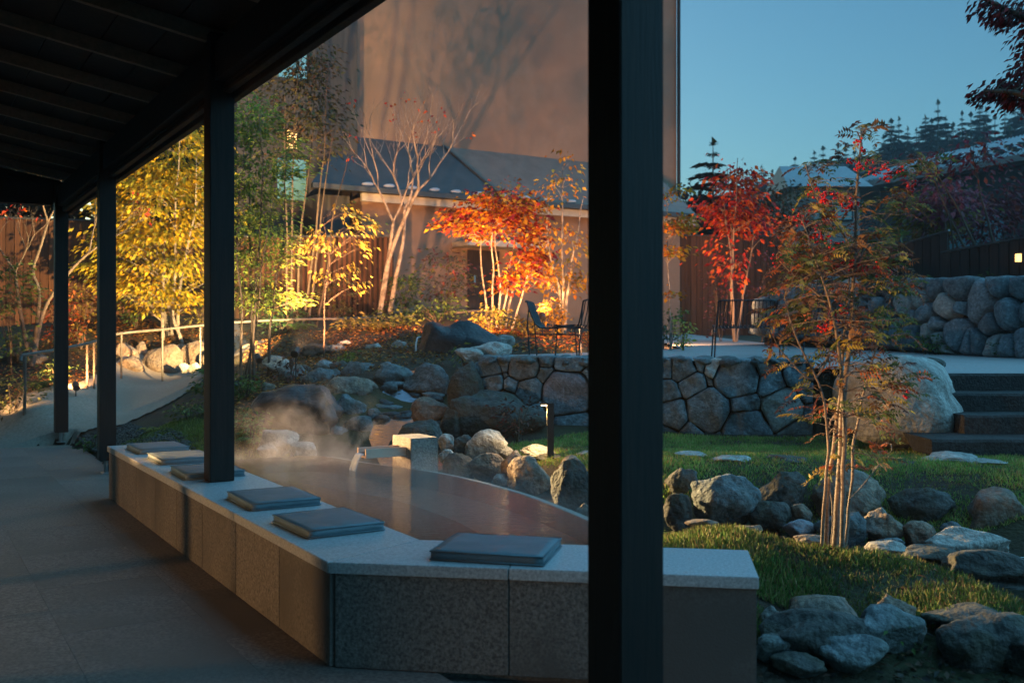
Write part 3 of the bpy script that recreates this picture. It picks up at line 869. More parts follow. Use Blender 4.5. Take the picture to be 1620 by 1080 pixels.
# stepping stones
for px, py, w, h, lab in ((1095, 724, 58, 7, 'thin pale stepping stone beside the great post'), (1154, 735, 72, 13, 'pale stepping stone in the lawn left of the rowan'), (1248, 735, 76, 12, 'dark stepping stone just left of the rowan stems'), (1345, 740, 70, 10, 'dark stepping stone behind the rowan stems'), (1437, 741, 70, 9, 'dark stepping stone in front of the huge pale boulder'), (1502, 734, 96, 14, 'broad tan stepping stone at the foot of the steps'), (1560, 738, 80, 9, 'pale stepping stone in front of the lowest step'), (930, 722, 40, 8, 'small stepping stone right of the bollard')):
    B(px, py, w, h, M_PALE if px < 1200 or px > 1490 else M_DARKST, lab, 'stepping stones in the far lawn', name='stepping_stone', ang=.8, dep=.85, sink=.3)
# big boulder by the steps
B(1428, 712, 205, 150, M_PALE, 'huge pale boulder between the terrace wall and the steps', Y=7.75, ang=.30, sub=4, dep=.85, rough=.08, sink=.06)
B(1470, 585, 56, 20, M_DARKST, 'dark boulder top showing behind the huge pale boulder', Y=9.0, ang=.4)
B(1380, 640, 70, 74, M_BLUE, 'blue boulder joining the terrace wall to the huge pale boulder', Y=8.9, ang=.4)

# boulders holding the bank along the path
grp = 'bank boulders along the path'
for px, yb, w, h, Y, lab in ((198, 572, 40, 30, 16.0, 'orange lit bank boulder under the railing with a square face'), (208, 597, 46, 34, 15.6, 'rounded bank boulder leaning at the path edge'), (222, 565, 24, 26, 16.2, 'narrow bank boulder between two larger ones behind the railing'), (258, 592, 66, 48, 15.8, 'largest bank boulder behind the railing posts'),
                        (288, 565, 24, 22, 16.3, 'narrow bank boulder right of the largest one'), (310, 572, 44, 34, 16.0, 'square bank boulder beside the cut post'), (345, 580, 50, 36, 15.6, 'bank boulder hidden behind the bench post'), (395, 576, 50, 34, 15.2, 'bank boulder behind the glowing spotlight'), (425, 572, 36, 28, 15.0, 'rounded bank boulder right of glowing spotlight'), (130, 592, 44, 40, 15.8, 'shaded bank boulder between the two slim posts'), (150, 565, 40, 30, 16.4, 'brown bank boulder above the shaded one'), (292, 587, 18, 14, 15.3, 'little white stone at the foot of the bank boulders'), (306, 587, 20, 14, 15.3, 'second white stone beside the path under the railing'), (30, 582, 90, 34, 14.6, 'dark long boulder in the shade at the left bed')):
    B(px, yb, w, h, M_PALE if 'white' in lab else (M_DARKST if 'dark' in lab else M_TAN), lab, Y=Y, ang=.6, dep=.7)

# black fountain rock: a carved saddle shaped stone with a thin jet
bf = empty('fountain_rock', PY(722, 574, 12.6), 'black saddle shaped fountain rock with a thin jet of water', 'fountain')
me = rock_mesh(991, 4, .9, .09)
for v in me.vertices:
    x, y, z = v.co
    v.co.z = z - 0.30 * math.exp(-((x + 0.22) / 0.26) ** 2) * max(0, z) + (0.08 if x > 0.2 else 0)
me.materials.append(M_BLACKST)
link_mesh('rock_body', me, None, bf, loc=(0, 0.3, 0.20), scale=(0.57, 0.36, 0.40))
jet = MB().tube([(-0.46, 0.10, 0.33), (-0.50, 0.06, 0.32), (-0.515, 0.03, 0.24), (-0.52, 0.02, -0.02)], [0.008, 0.012, 0.012, 0.016], 8)
M_JET, _nt, _bs = newmat('falling_water')
_bs.inputs['Base Color'].default_value = (.85, .88, .9, 1); _bs.inputs['Roughness'].default_value = .15
_tr = _nt.nodes.new('ShaderNodeBsdfTransparent'); _mx = _nt.nodes.new('ShaderNodeMixShader'); _mx.inputs[0].default_value = .6
_nt.links.new(_bs.outputs[0], _mx.inputs[1]); _nt.links.new(_tr.outputs[0], _mx.inputs[2]); _nt.links.new(_mx.outputs[0], _nt.nodes['Material Output'].inputs['Surface'])
jet.obj('water_jet', M_JET, bf, smooth=True)

# ------------------------------------------------------------------ masonry: power diagram stones in a wall face
def clip_poly(poly, nx, ny, c):
    out = []
    for i in range(len(poly)):
        p, q = poly[i], poly[(i + 1) % len(poly)]
        dp = p[0] * nx + p[1] * ny - c; dq = q[0] * nx + q[1] * ny - c
        if dp <= 0: out.append(p)
        if (dp < 0) != (dq < 0) and abs(dp - dq) > 1e-12:
            t = dp / (dp - dq)
            out.append((p[0] + (q[0] - p[0]) * t, p[1] + (q[1] - p[1]) * t))
    return out

def power_cells(seeds, bounds):
    """seeds: (u, v, r); bounds polygon"""
    cells = []
    for i, (u, v, r) in enumerate(seeds):
        poly = list(bounds)
        for j, (u2, v2, r2) in enumerate(seeds):
            if i == j: continue
            nx, ny = u2 - u, v2 - v
            d2 = nx * nx + ny * ny
            if d2 > 4.0: continue
            c = (u2 * u2 + v2 * v2 - r2 * r2 - u * u - v * v + r * r) / 2
            poly = clip_poly(poly, nx, ny, c)
            if len(poly) < 3: break
        cells.append(poly)
    return cells

def stone_from_poly(poly, seed, gap=0.012, proud=0.06, depth=0.22, n=30, rnd=1, flat=False):
    """rounded stone: local x,y in the wall face, z out of the wall"""
    cx = sum(p[0] for p in poly) / len(poly); cyy = sum(p[1] for p in poly) / len(poly)
    # resample the outline
    L = [math.hypot(poly[(i + 1) % len(poly)][0] - poly[i][0], poly[(i + 1) % len(poly)][1] - poly[i][1]) for i in range(len(poly))]
    tot = sum(L); pts = []
    for k in range(n):
        d = tot * k / n; i = 0
        while d > L[i] and i < len(L) - 1: d -= L[i]; i += 1
        a, b = poly[i], poly[(i + 1) % len(poly)]
        t = d / max(L[i], 1e-9)
        pts.append([a[0] + (b[0] - a[0]) * t, a[1] + (b[1] - a[1]) * t])
    for _ in range(rnd):                     # knock the corners off
        pts = [[(pts[i - 1][0] + 2 * pts[i][0] + pts[(i + 1) % n][0]) / 4, (pts[i - 1][1] + 2 * pts[i][1] + pts[(i + 1) % n][1]) / 4] for i in range(n)]
    size = math.sqrt(abs(sum(pts[i][0] * pts[(i + 1) % n][1] - pts[(i + 1) % n][0] * pts[i][1] for i in range(n)) / 2) + 1e-6)
    shr = 1 - gap / max(size, 0.03) * 1.6
    o = Vector((seed * 3.7, seed * 1.3, 0.5))
    rr = random.Random(seed)
    tx, ty = rr.uniform(-.12, .12), rr.uniform(-.12, .12)
    rings = [(1.0, -depth), (1.0, -0.045), (0.985, -0.012), (0.93, 0.45 * proud), (0.80, 0.85 * proud), (0.52, proud), (0.25, proud)]
    if flat: rings = [(1.0, -depth), (1.0, -0.030), (0.985, -0.002), (0.95, 0.75 * proud), (0.86, proud), (0.52, proud), (0.25, proud)]
    vv = []; ff = []
    for q, (s, z) in enumerate(rings):
        for x, y in pts:
            X = (x - cx) * s * shr; Yy = (y - cyy) * s * shr
            zz = z
            if z > -0.1:
                zz += (noise.noise(Vector((X * 6, Yy * 6, 0)) + o) * 0.035 + noise.noise(Vector((X * 17, Yy * 17, 0)) + o) * 0.012) * (0.4 if s > .97 else 1)
                zz += (tx * X + ty * Yy) * ((1.2 if s < .97 else 0.4) if not flat else 1.5)
            jx = noise.noise(Vector((X * 9, Yy * 9, 7)) + o) * 0.012
            vv.append((X + jx, Yy + jx, zz))
    c = len(vv)
    vv.append((0, 0, proud + noise.noise(o) * 0.02))
    for q in range(len(rings) - 1):
        for k in range(n):
            k2 = (k + 1) % n
            ff.append((q * n + k, q * n + k2, (q + 1) * n + k2, (q + 1) * n + k))
    q = len(rings) - 1
    for k in range(n):
        ff.append((q * n + k, q * n + (k + 1) % n, c))
    me = bpy.data.meshes.new('stone')
    me.from_pydata(vv, [], ff)
    me.polygons.foreach_set('use_smooth', [True] * len(me.polygons))
    me.update()
    return me, (cx, cyy)

def ccw(poly):
    a = sum(poly[i][0] * poly[(i + 1) % len(poly)][1] - poly[(i + 1) % len(poly)][0] * poly[i][1] for i in range(len(poly)))
    return poly if a > 0 else poly[::-1]

# terrace wall: its face runs from W0 to W1
W0 = Vector((-0.50, 9.95, 0)); W1 = Vector((2.83, 9.35, 0))
wd = (W1 - W0).normalized(); wlen = (W1 - W0).length
wnv = Vector((wd.y, -wd.x, 0))                     # towards us
def wall_uv(px, py, lean=0.0):
    # ray with the wall plane
    dx = (px - CX) / FPX
    # point = Y*(dx,1); (P-W0).wnv=0
    Y = (W0.x * wnv.x + W0.y * wnv.y) / (dx * wnv.x + wnv.y)
    P = Vector((dx * Y, Y, EYE - (py - YH) / FPX * Y))
    return ((P - W0).dot(wd), P.z)
seeds_px = [(776, 584, 22), (779, 604, 22), (801, 576, 17), (829, 580, 30), (802, 596, 12), (812, 608, 20), (863, 570, 20), (863, 593, 21), (837, 617, 28), (859, 616, 10), (847, 638, 16), (899, 577, 28), (897, 622, 44), (925, 570, 12), (922, 600, 20), (904, 670, 32), (878, 588, 6),
            (950, 580, 22), (985, 600, 28), (955, 640, 26), (1005, 572, 22), (1012, 645, 30), (968, 682, 26), (1040, 575, 18), (1025, 610, 18),
            (1058, 584, 20), (1080, 585, 26), (1107, 575, 17), (1130, 580, 20), (1167, 597, 38), (1209, 579, 24), (1232, 575, 16), (1094, 608, 26), (1116, 603, 11), (1060, 618, 22), (1120, 650, 38), (1069, 656, 28), (1155, 634, 8), (1178, 642, 28), (1204, 636, 14), (1221, 608, 28), (1239, 647, 38), (1258, 596, 24), (1276, 622, 24), (1284, 658, 26), (1096, 680, 24), (1101, 668, 10), (1181, 680, 40), (1264, 683, 34), (1055, 686, 20), (1140, 686, 14), (1300, 590, 24), (1318, 640, 26), (1310, 680, 20), (1330, 600, 22),
            (740, 640, 26), (760, 625, 18), (800, 640, 26), (770, 660, 24), (820, 670, 26), (860, 675, 22)]
pxm = 9.65 / FPX
seeds = []
for x, y, r in seeds_px:
    u, v = wall_uv(x, y)
    seeds.append((u, v, r * pxm))
u_max = wlen
bounds = [(0.02, 0.18), (u_max, 0.24), (u_max, 1.105), (0.3, 1.125), (0.02, 1.0)]
tw = empty('terrace_wall', (W0.x, W0.y, 0.3), 'curved retaining wall of fitted blue grey stones under the patio', 'wall')
axm = Matrix(((wd.x, 0, wnv.x), (wd.y, 0, wnv.y), (0, 1, 0))).to_4x4()   # columns: u, up, out
for i, cell in enumerate(power_cells(seeds, bounds)):
    if len(cell) < 3: continue
    me, (cu, cv) = stone_from_poly(ccw(cell), i + 1, gap=0.005, proud=0.030, depth=0.30, n=36, rnd=0, flat=True)
    sx, sy = seeds_px[i][0], seeds_px[i][1]
    mat = M_PURP_W if (sx, sy) == (897, 622) else (M_PALE_W if (sx, sy) in ((1239, 647), (1130, 580)) else (M_BROWN_W if i % 9 == 3 else M_BLUE_W))
    me.materials.append(mat)
    o = link_mesh('stone', me, None, tw)
    P = W0 + wd * cu + wnv * 0.0
    o.matrix_local = Matrix.Translation(Vector((P.x - W0.x, P.y - W0.y, cv - 0.3))) @ axm
bk = MB().box((wd * (wlen / 2) - wnv * 0.20 + Vector((0, 0, 0.32)))[:], (wlen, 0.30, 0.86), ax=(wd, wnv, Vector((0, 0, 1))))
bk.obj('mortar_core', M_SOIL, tw)
# flat top stones
rr = random.Random(4)
u = 0.15
while u < wlen - 0.1:
    w = rr.uniform(.16, .34)
    me = rock_mesh(700 + int(u * 50), 2, .9, .08); me.materials.append(M_BLUE)
    P = wd * (u + w / 2) - wnv * 0.10
    link_mesh('top_stone', me, None, tw, loc=(P.x, P.y, 1.075 - 0.3), scale=(w / 2 * 1.05, .17, .055), rot=(0, 0, math.atan2(wd.y, wd.x)))
    u += w

# upper bank of boulders on the right of the patio
UB0 = PY(1196, 522, 17.5); UB1 = PY(1700, 568, 11.3)
ub = empty('boulder_bank', (UB0.x, UB0.y, 1.1), 'rough bank of grey boulders rising behind the patio', 'wall')
rr = random.Random(12)
ud = Vector((UB1.x - UB0.x, UB1.y - UB0.y, 0)); ul = ud.length; ud.normalize()
un = Vector((ud.y, -ud.x, 0)); un = un if un.y < 0 else -un
usd = []
for k in range(110):
    usd.append((rr.uniform(0, ul), rr.uniform(0.0, 0.95), rr.uniform(.06, .22)))
for _ in range(3):
    cells = power_cells(usd, [(0, -0.1), (ul, -0.1), (ul, 0.98), (ul * .55, 0.92), (ul * 0.3, 0.95), (ul * .1, 0.72), (0, 0.55)])
    usd = [((sum(p[0] for p in c) / len(c)) if len(c) > 2 else -9, (sum(p[1] for p in c) / len(c)) if len(c) > 2 else -9, s[2]) for c, s in zip(cells, usd)]
usd = [q for q in usd if q[0] > -1]
axu = Matrix(((ud.x, 0, un.x), (ud.y, 0, un.y), (0, 1, 0))).to_4x4()
for i, c in enumerate(power_cells(usd, [(0, -0.1), (ul, -0.1), (ul, 0.98), (ul * .55, 0.92), (ul * 0.3, 0.95), (ul * .1, 0.72), (0, 0.55)])):
    if len(c) < 3: continue
    me, (cu, cv) = stone_from_poly(ccw(c), 300 + i, gap=0.014, proud=0.10 + 0.08 * rr.random(), depth=0.35, n=26)
    me.materials.append(M_PALE_W if rr.random() < .25 else M_BLUE_W)
    o = link_mesh('stone', me, None, ub)
    gz = UB0.z + (UB1.z - UB0.z) * cu / ul
    o.matrix_local = Matrix.Translation(ud * cu + Vector((0, 0, cv + gz - 1.1)) - un * (0.15 * cv)) @ axu @ Matrix.Rotation(R(-9), 4, 'X')
bk = MB().box((ud * (ul / 2) - un * 0.42 + Vector((0, 0, .32)))[:], (ul, 0.5, 0.95), ax=(ud, un, Vector((0, 0, 1))))
bk.obj('earth_core', M_SOIL, ub)

# ------------------------------------------------------------------ stone steps
ss = empty('stone_steps', (3.4, 7.2, .4), 'dark rough stone steps climbing to the patio beside huge boulder', 'steps')
step_y = [(1.0, 8.50), (0.855, 8.10), (0.71, 7.70), (0.565, 7.30)]
for k, (zt, yf) in enumerate(step_y):
    x0 = (3.60, 3.58, 3.50, 3.08)[k]
    m = MB()
    nx = 40
    rr = random.Random(k)
    xs = [x0 + (7.2 - x0) * i / nx for i in range(nx + 1)]
    prof = [(yf, 0.25), (yf, zt - 0.018), (yf + 0.018, zt), (yf + 0.55, zt)]
    for i, x in enumerate(xs):
        for j, (y, z) in enumerate(prof):
            jj = noise.noise(Vector((x * 5, j * 3.1, k * 7.0)))
            m.v.append((x - 3.4, y - 7.2 + 0.012 * jj, z - 0.4 + (0.006 * jj if j else 0)))
    for i in range(nx):
        for j in range(3):
            a = i * 4 + j
            m.f.append((a, a + 4, a + 5, a + 1))
    m.f.append((0, 1, 2, 3)); m.f.append(tuple(nx * 4 + j for j in (3, 2, 1, 0)))
    m.obj('step', M_STEP, ss, smooth=False)

# ------------------------------------------------------------------ water spout
sc = PZ(650, 742, WZ)
sp = empty('water_spout', (sc.x, sc.y, WZ), 'square stone block with a cedar trough pouring hot water', 'spout', rz=math.atan2(D2.y, D2.x))
# local x = D2, local y = D1
blk = MB().box((0.105, 0.15, -0.10), (0.21, 0.30, 0.62))
M_BLK = noise_mat('spout_block', (0.16, 0.13, 0.115), (0.40, 0.34, 0.30), 60, 0.75, 0.5, 90, c3=(0.22, 0.18, 0.155), s3=8, speck=0.55)
blk.obj('stone_block', M_BLK, sp, bevel=0.004)
tr = empty('trough', (0, 0, 0), None, None); tr.parent = sp
yc = 0.15
tl = 0.30
for nm, c, s in (('trough_base', (-tl / 2, yc, 0.092), (tl, 0.115, 0.014)), ('trough_side', (-tl / 2, yc - 0.0665, 0.115), (tl, 0.016, 0.062)), ('trough_side', (-tl / 2, yc + 0.0665, 0.115), (tl, 0.016, 0.062))):
    MB().box(c, s).obj(nm, M_CEDAR, sp, bevel=0.0015)
bpy.data.objects.remove(tr)
ww = MB().box((-tl / 2 - .002, yc, 0.110), (tl - 0.004, 0.112, 0.016))
ww.obj('trough_water', M_STREAM, sp)
jt = MB()
rr = random.Random(3)
for k in range(7):
    y0 = yc - 0.045 + 0.015 * k
    jt.tube([(-tl + 0.005, y0, 0.112), (-tl - 0.022, y0 * 0.98 + 0.003, 0.104), (-tl - 0.045, y0 * .95 + .0075, 0.07), (-tl - 0.062 - .01 * rr.random(), y0 * .9 + .015, 0.0)], [0.006, 0.007, 0.005, 0.004 + 0.004 * rr.random()], 7)
jt.obj('falling_water', M_JET, sp, smooth=True)

# ------------------------------------------------------------------ bollard light
bp_ = PZ(870, 722, .345)
bo = empty('bollard_light', (bp_.x, bp_.y, G(bp_.x, bp_.y)), 'black bollard light with a lit hooded head on the lawn', 'bollard')
bh = EYE - (637 - YH) / FPX * bp_.y - G(bp_.x, bp_.y)
MB().box((0.005, 0, bh / 2 - .03), (0.052, 0.05, bh + .06)).obj('upright', M_IRON, bo, bevel=0.003)
MB().box((-0.050, 0, bh - 0.008), (0.056, 0.05, 0.016)).obj('hood', M_IRON, bo, bevel=0.002)
MB().box((-0.048, 0, bh - 0.020), (0.044, 0.036, 0.006)).obj('lamp', M_LAMP, bo)
MB().box((-0.0235, 0, bh - 0.10), (0.003, 0.034, 0.16)).obj('reflector', M_PALEWOOD, bo)
def lamp(name, kind, loc, target, energy, size=60, color=(1.0, 0.62, 0.28), radius=0.03, blend=0.5, parent=None):
    l = bpy.data.lights.new(name, kind)
    l.energy = energy; l.color = color
    if kind == 'SPOT':
        l.spot_size = R(size); l.spot_blend = blend; l.shadow_soft_size = radius
    elif kind == 'POINT':
        l.shadow_soft_size = radius
    elif kind == 'AREA':
        l.size = radius
    o = bpy.data.objects.new(name, l); COL.objects.link(o)
    if parent is not None:
        o.parent = parent
    o.location = loc
    if target is not None:
        d = Vector(target) - Vector(loc)
        o.rotation_euler = d.to_track_quat('-Z', 'Y').to_euler()
    return o
lamp('bollard_lamp_light', 'SPOT', (-0.05, -0.0, bh - 0.03), (-0.16, -.05, 0), 16.0, 140, (1.0, .66, .26), 0.02, 0.8, parent=bo)

# garden spotlights: a small black can on a spike
def spotlight(loc, target, energy, size=80, color=(1.0, 0.60, 0.25), label='', blend=0.4, radius=0.04, cat='spotlight', group='warm garden spotlights'):
    loc = Vector(loc)
    d = (Vector(target) - loc).normalized()
    root = empty('garden_spotlight', loc, label, cat, group)
    gz = G(loc.x, loc.y) - loc.z
    MB().tube([(0, 0, min(gz, -0.05) - 0.05), (0, 0, -0.02)], 0.008, 6).obj('spike', M_IRON, root)
    MB().tube([-d * 0.07, d * 0.05], 0.045, 12).obj('housing', M_IRON, root)
    MB().tube([d * 0.051, d * 0.054], 0.036, 12).obj('lens', M_LAMP, root)
    lamp('spotlight_light', 'SPOT', d * 0.075, d * 2, energy, size, color, radius, blend, parent=root)
    return root

# ------------------------------------------------------------------ chairs on the patio
def chair_parts(root):
    prof = [(0.34, 0.37), (0.30, 0.395), (0.20, 0.39), (-0.05, 0.355), (-0.17, 0.355), (-0.235, 0.40), (-0.30, 0.55), (-0.335, 0.67), (-0.36, 0.672)]
    slat = MB().tube([(0, y, z) for y, z in prof], 0.0065, 5).mesh('slat', True); slat.materials.append(M_IRON)
    for k in range(15):
        x = -0.315 + 0.045 * k
        link_mesh('slat', slat, None, root, loc=(x, 0, 0))
    for s in (-1, 1):
        MB().tube([(s * 0.345, y, z) for y, z in prof], 0.010, 6).obj('side_rail', M_IRON, root, smooth=True)
        MB().tube([(s * 0.345, 0.24, 0.39), (s * 0.365, 0.27, 0.0)], 0.009, 6).obj('leg', M_IRON, root)
        MB().tube([(s * 0.345, -0.315, 0.60), (s * 0.365, -0.33, 0.42), (s * 0.385, -0.30, 0.0)], 0.009, 6).obj('leg', M_IRON, root)
        MB().tube([(s * 0.352, 0.25, 0.28), (s * 0.378, -0.31, 0.28)], 0.007, 6).obj('stretcher', M_IRON, root)
    MB().tube([(-0.345, 0.34, 0.37), (0.345, 0.34, 0.37)], 0.010, 6).obj('front_rail', M_IRON, root)
    MB().tube([(-0.345, -0.335, 0.67), (-.30, -.355, .685), (.30, -.355, .685), (0.345, -0.335, 0.67)], 0.010, 6).obj('top_rail', M_IRON, root)
CHG = 'black wire lounge chairs on the patio'
for px, Y, rz, lab in ((1177, 12.2, R(-6), 'black wire lounge chair with its slatted back turned, beside the rowan'),
                       (1296, 12.6, R(12), 'black wire lounge chair half hidden behind the rowan leaves'),
                       (882, 12.3, R(-98), 'black wire lounge chair seen in profile above the terrace wall'),
                       (938, 11.9, R(28), 'black wire lounge chair cut by the great front post')):
    X = (px - CX) / FPX * Y
    r_ = empty('lounge_chair', (X, Y, patio_z(Y) + 0.002), lab, 'chair', CHG, rz)
    chair_parts(r_)

# ------------------------------------------------------------------ railing along the path
rl = [(33, 572, 12.75), (34, 563, 12.8), (40, 561, 12.85), (95, 552, 13.4), (150, 540, 14.1), (186, 528, 15.0), (257, 521, 15.3), (325, 514, 15.5), (400, 508, 15.7), (480, 505, 15.9), (585, 503, 16.1), (680, 498, 16.3), (752, 492, 16.5), (761, 494, 16.5), (763, 502, 16.5)]
pts = [PY(*a) for a in rl]
hr = empty('handrail', (pts[6].x, pts[6].y, G(pts[6].x, pts[6].y)), 'thin metal handrail following the garden path', 'handrail')
cS = catmull(pts, 4)
MB().tube([p - hr.location for p in cS], 0.021, 8).obj('top_rail', M_RAIL, hr, smooth=True)
for px, py, Y in ((39, 562, 12.85), (138, 543, 14.0), (149, 541, 14.1), (192, 527, 15.05), (257, 521, 15.3), (317, 515, 15.5), (400, 508, 15.7), (480, 505, 15.9), (585, 503, 16.1), (680, 498, 16.3), (763, 503, 16.5)):
    p = PY(px, py, Y); g = G(p.x, p.y)
    MB().tube([Vector((p.x, p.y, g - 0.1)) - hr.location, p - hr.location], 0.016 if px > 60 else 0.022, 8).obj('baluster', M_RAIL, hr)

# ------------------------------------------------------------------ fences
def fence(p0, p1, zt0, zt1, zb, bw, mat, label, name='board_fence', cap=True, group=None, batten=False):
    p0 = Vector(p0); p1 = Vector(p1)
    d = Vector((p1.x - p0.x, p1.y - p0.y, 0)); L = d.length; d.normalize()
    nn = Vector((d.y, -d.x, 0)); nn = nn if nn.y < 0 else -nn
    root = empty(name, (p0.x, p0.y, zb), label, 'fence', group)
    n = int(L / bw)
    me = MB().box((0, 0, 0.5), (bw - (0.008 if not batten else bw * .45), 0.022, 1.0)).mesh('board')
    me.materials.append(mat)
    rz = math.atan2(d.y, d.x)
    rr = random.Random(int(L * 100))
    for k in range(n):
        u = (k + .5) / n
        h = zt0 + (zt1 - zt0) * u - zb
        c = d * (u * L) + nn * rr.uniform(0, .006)
        link_mesh('board', me, None, root, loc=(c.x, c.y, 0), rot=(0, 0, rz), scale=(1, 1, h))
    c = d * (L / 2) - nn * 0.035
    m = MB()
    a0 = d * 0 - nn * 0.03; a1 = d * L - nn * 0.03
    m.v += [(a0.x, a0.y, 0), (a1.x, a1.y, 0), (a1.x, a1.y, zt1 - zb - .01), (a0.x, a0.y, zt0 - zb - .01)]
    b0 = a0 - nn * .03; b1 = a1 - nn * .03
    m.v += [(b0.x, b0.y, 0), (b1.x, b1.y, 0), (b1.x, b1.y, zt1 - zb - .01), (b0.x, b0.y, zt0 - zb - .01)]
    m.f += [(0, 1, 2, 3), (7, 6, 5, 4), (3, 2, 6, 7)]
    m.obj('backing', M_FENCE_D, root)
    if cap:
        s0 = Vector((0, 0, zt0 - zb + .018)) - nn * .02; s1 = d * L + Vector((0, 0, zt1 - zb + .018)) - nn * .02
        ax0 = (s1 - s0).normalized(); 
        MB().box(((s0 + s1) / 2)[:], ((s1 - s0).length + .02, 0.11, 0.03), ax=(ax0, nn, ax0.cross(nn))).obj('cap_rail', M_METALROOF, root)
    return root
a, b = PY(-60, 344, 17.4), PY(330, 346, 18.8)
fence(a, b, a.z, a.z + .02, 1.0, 0.135, M_FENCE, 'tall reddish board fence behind the yellow tree')
a, b = PY(332, 366, 18.7), PY(622, 375, 18.6)
fence(a, b, b.z, b.z, 1.2, 0.095, M_FENCE, 'brown batten fence behind the yellow sapling', batten=True)
a, b = PY(1074, 373, 26.4), PY(1240, 375, 26.4)
fence(a, b, a.z, b.z, 1.0, 0.15, M_FENCE, 'brown board fence behind the red maple at the building corner')
a, b = PY(1226, 390, 21.0), PY(1436, 392, 20.0)
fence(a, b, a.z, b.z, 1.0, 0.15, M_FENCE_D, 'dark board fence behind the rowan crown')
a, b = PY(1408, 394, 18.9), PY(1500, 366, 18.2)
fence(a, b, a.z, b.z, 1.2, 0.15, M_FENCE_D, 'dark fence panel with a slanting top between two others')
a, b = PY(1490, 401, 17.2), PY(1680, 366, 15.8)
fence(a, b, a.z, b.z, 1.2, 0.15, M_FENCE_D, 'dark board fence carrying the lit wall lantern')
# wall lantern on it
lp = PY(1611, 408, 16.0)
wl = empty('wall_lantern', lp, 'small glowing lantern on the dark fence', 'lantern')
MB().box((0, 0, 0), (0.07, 0.07, 0.13)).obj('glass', M_LAMPSOFT, wl)
MB().box((0, 0, 0.075), (0.10, 0.10, 0.02)).obj('cap', M_IRON, wl)
MB().box((0, 0, -0.075), (0.09, 0.09, 0.02)).obj('base', M_IRON, wl)
MB().box((0, .1, 0.03), (0.03, 0.16, 0.03)).obj('bracket', M_IRON, wl)

# ------------------------------------------------------------------ buildings
K = Vector((4.46, 27.0, 0))
bld = empty('large_building', (K.x, K.y, 0.9), 'tall rendered building with a lean to roof and dark clad wing', 'building', rz=math.atan2(-D2.y, -D2.x))
bx_, by_ = -D2, Vector((D2.y, -D2.x, 0))            # local axes in the world
def bl(px, py, off):
    """photo pixel -> local (x, z) on the plane that stands off metres in front of the main wall"""
    dx = (px - CX) / FPX
    o = K + by_ * off
    Y = (o.x * by_.x + o.y * by_.y) / (dx * by_.x + by_.y)
    P = Vector((dx * Y, Y, EYE - (py - YH) / FPX * Y))
    return (P - K).dot(bx_), P.z - 0.9
MB().box((6, -4, 5.2), (12, 8, 10.8)).obj('main_wall', M_RENDER, bld)
# corner pipe
MB().tube([(-0.03, 0.06, -.2), (-0.03, 0.06, 10.6)], 0.05, 10).obj('downpipe', M_IRON, bld)
MB().tube([(0.03 - .09, 0.05, -.2), (0.03 - .09, 0.05, 10.6)], 0.03, 8).obj('downpipe', M_METALROOF, bld)
# dark clad wing
xw, _ = bl(546, 215, 0.0)
MB().box((xw + 1.3, 0.35, 5.2), (2.6, 0.7, 10.8)).obj('clad_wing', M_CLAD, bld)
for (x0, y0, x1, y1) in ((405, 60, 484, 128), (438, 250, 483, 318)):
    a = bl(x0, y0, 0.7); b = bl(x1, y1, 0.7)
    cxm, czm = (a[0] + b[0]) / 2, (a[1] + b[1]) / 2
    wN = MB().box((cxm, 0.715, czm), (abs(a[0] - b[0]) + .12, 0.03, abs(a[1] - b[1]) + .12)).obj('window_frame', M_IRON, bld)
    MB().box((cxm, 0.735, czm), (abs(a[0] - b[0]), 0.012, abs(a[1] - b[1]))).obj('pane', M_GLASS, wN)
# lantern with louvres on the wing
lx, lz = bl(461, 222, 0.75)
lw = MB().box((lx, 0.78, lz), (.17, .12, .38)).obj('wall_lamp', M_LAMPSOFT, bld)
lv = MB()
for k in range(8): lv.box((lx, 0.79, lz - .2 + k * .057), (.21, .16, .020))
lv.obj('louvre', M_IRON, lw)
# lean-to
pr = 1.8
xl, zj = bl(547, 215, 0.0); xr = 0.9
xe, ze = bl(492, 290, pr)
_, ze2 = bl(760, 311, pr)
ze = (ze + ze2) / 2
def roof_part(name, ta, tb, ea, eb, mat):
    m = MB()
    m.v = [(ta, 0.01, zj), (tb, 0.01, zj), (eb, pr, ze), (ea, pr, ze), (ta, 0.01, zj - .1), (tb, 0.01, zj - .1), (eb, pr, ze - .1), (ea, pr, ze - .1)]
    m.f = [(0, 1, 2, 3), (7, 6, 5, 4), (3, 2, 6, 7), (1, 5, 6, 2), (0, 3, 7, 4)]
    o = m.obj(name, mat, bld)
    return o
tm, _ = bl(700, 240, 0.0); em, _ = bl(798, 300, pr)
M_ROOF_LIT = noise_mat('lamplit_roof', (0.17, 0.11, 0.085), (0.24, 0.16, 0.125), 3, 0.6, 0.05, 20)  # lamplit part of the same roof, the light put into its brown colour
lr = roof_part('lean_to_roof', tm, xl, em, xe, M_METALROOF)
roof_part('lamplit_roof', xr, tm - .01, xr, em - .01, M_ROOF_LIT)
MB().tube([(tm, 0.02, zj + .02), (em, pr, ze + .02)], 0.03, 6).obj('tone_edge_cap', M_METALROOF, lr)  # added cap along the edge where the painted lamplight begins
MB().box(((xr + xe) / 2, pr + 0.06, ze - .05), (xe - xr, 0.12, 0.10)).obj('gutter', M_METALROOF, bld)
xf, _ = bl(574, 300, pr)
MB().box(((xr + xf) / 2, pr - 0.08, ze - .19), (xf - xr, 0.10, 0.16)).obj('eave_fascia', M_PALEWOOD, bld)
gm = rock_mesh(55, 2, .5, .1); gm.materials.append(M_SNOWG)
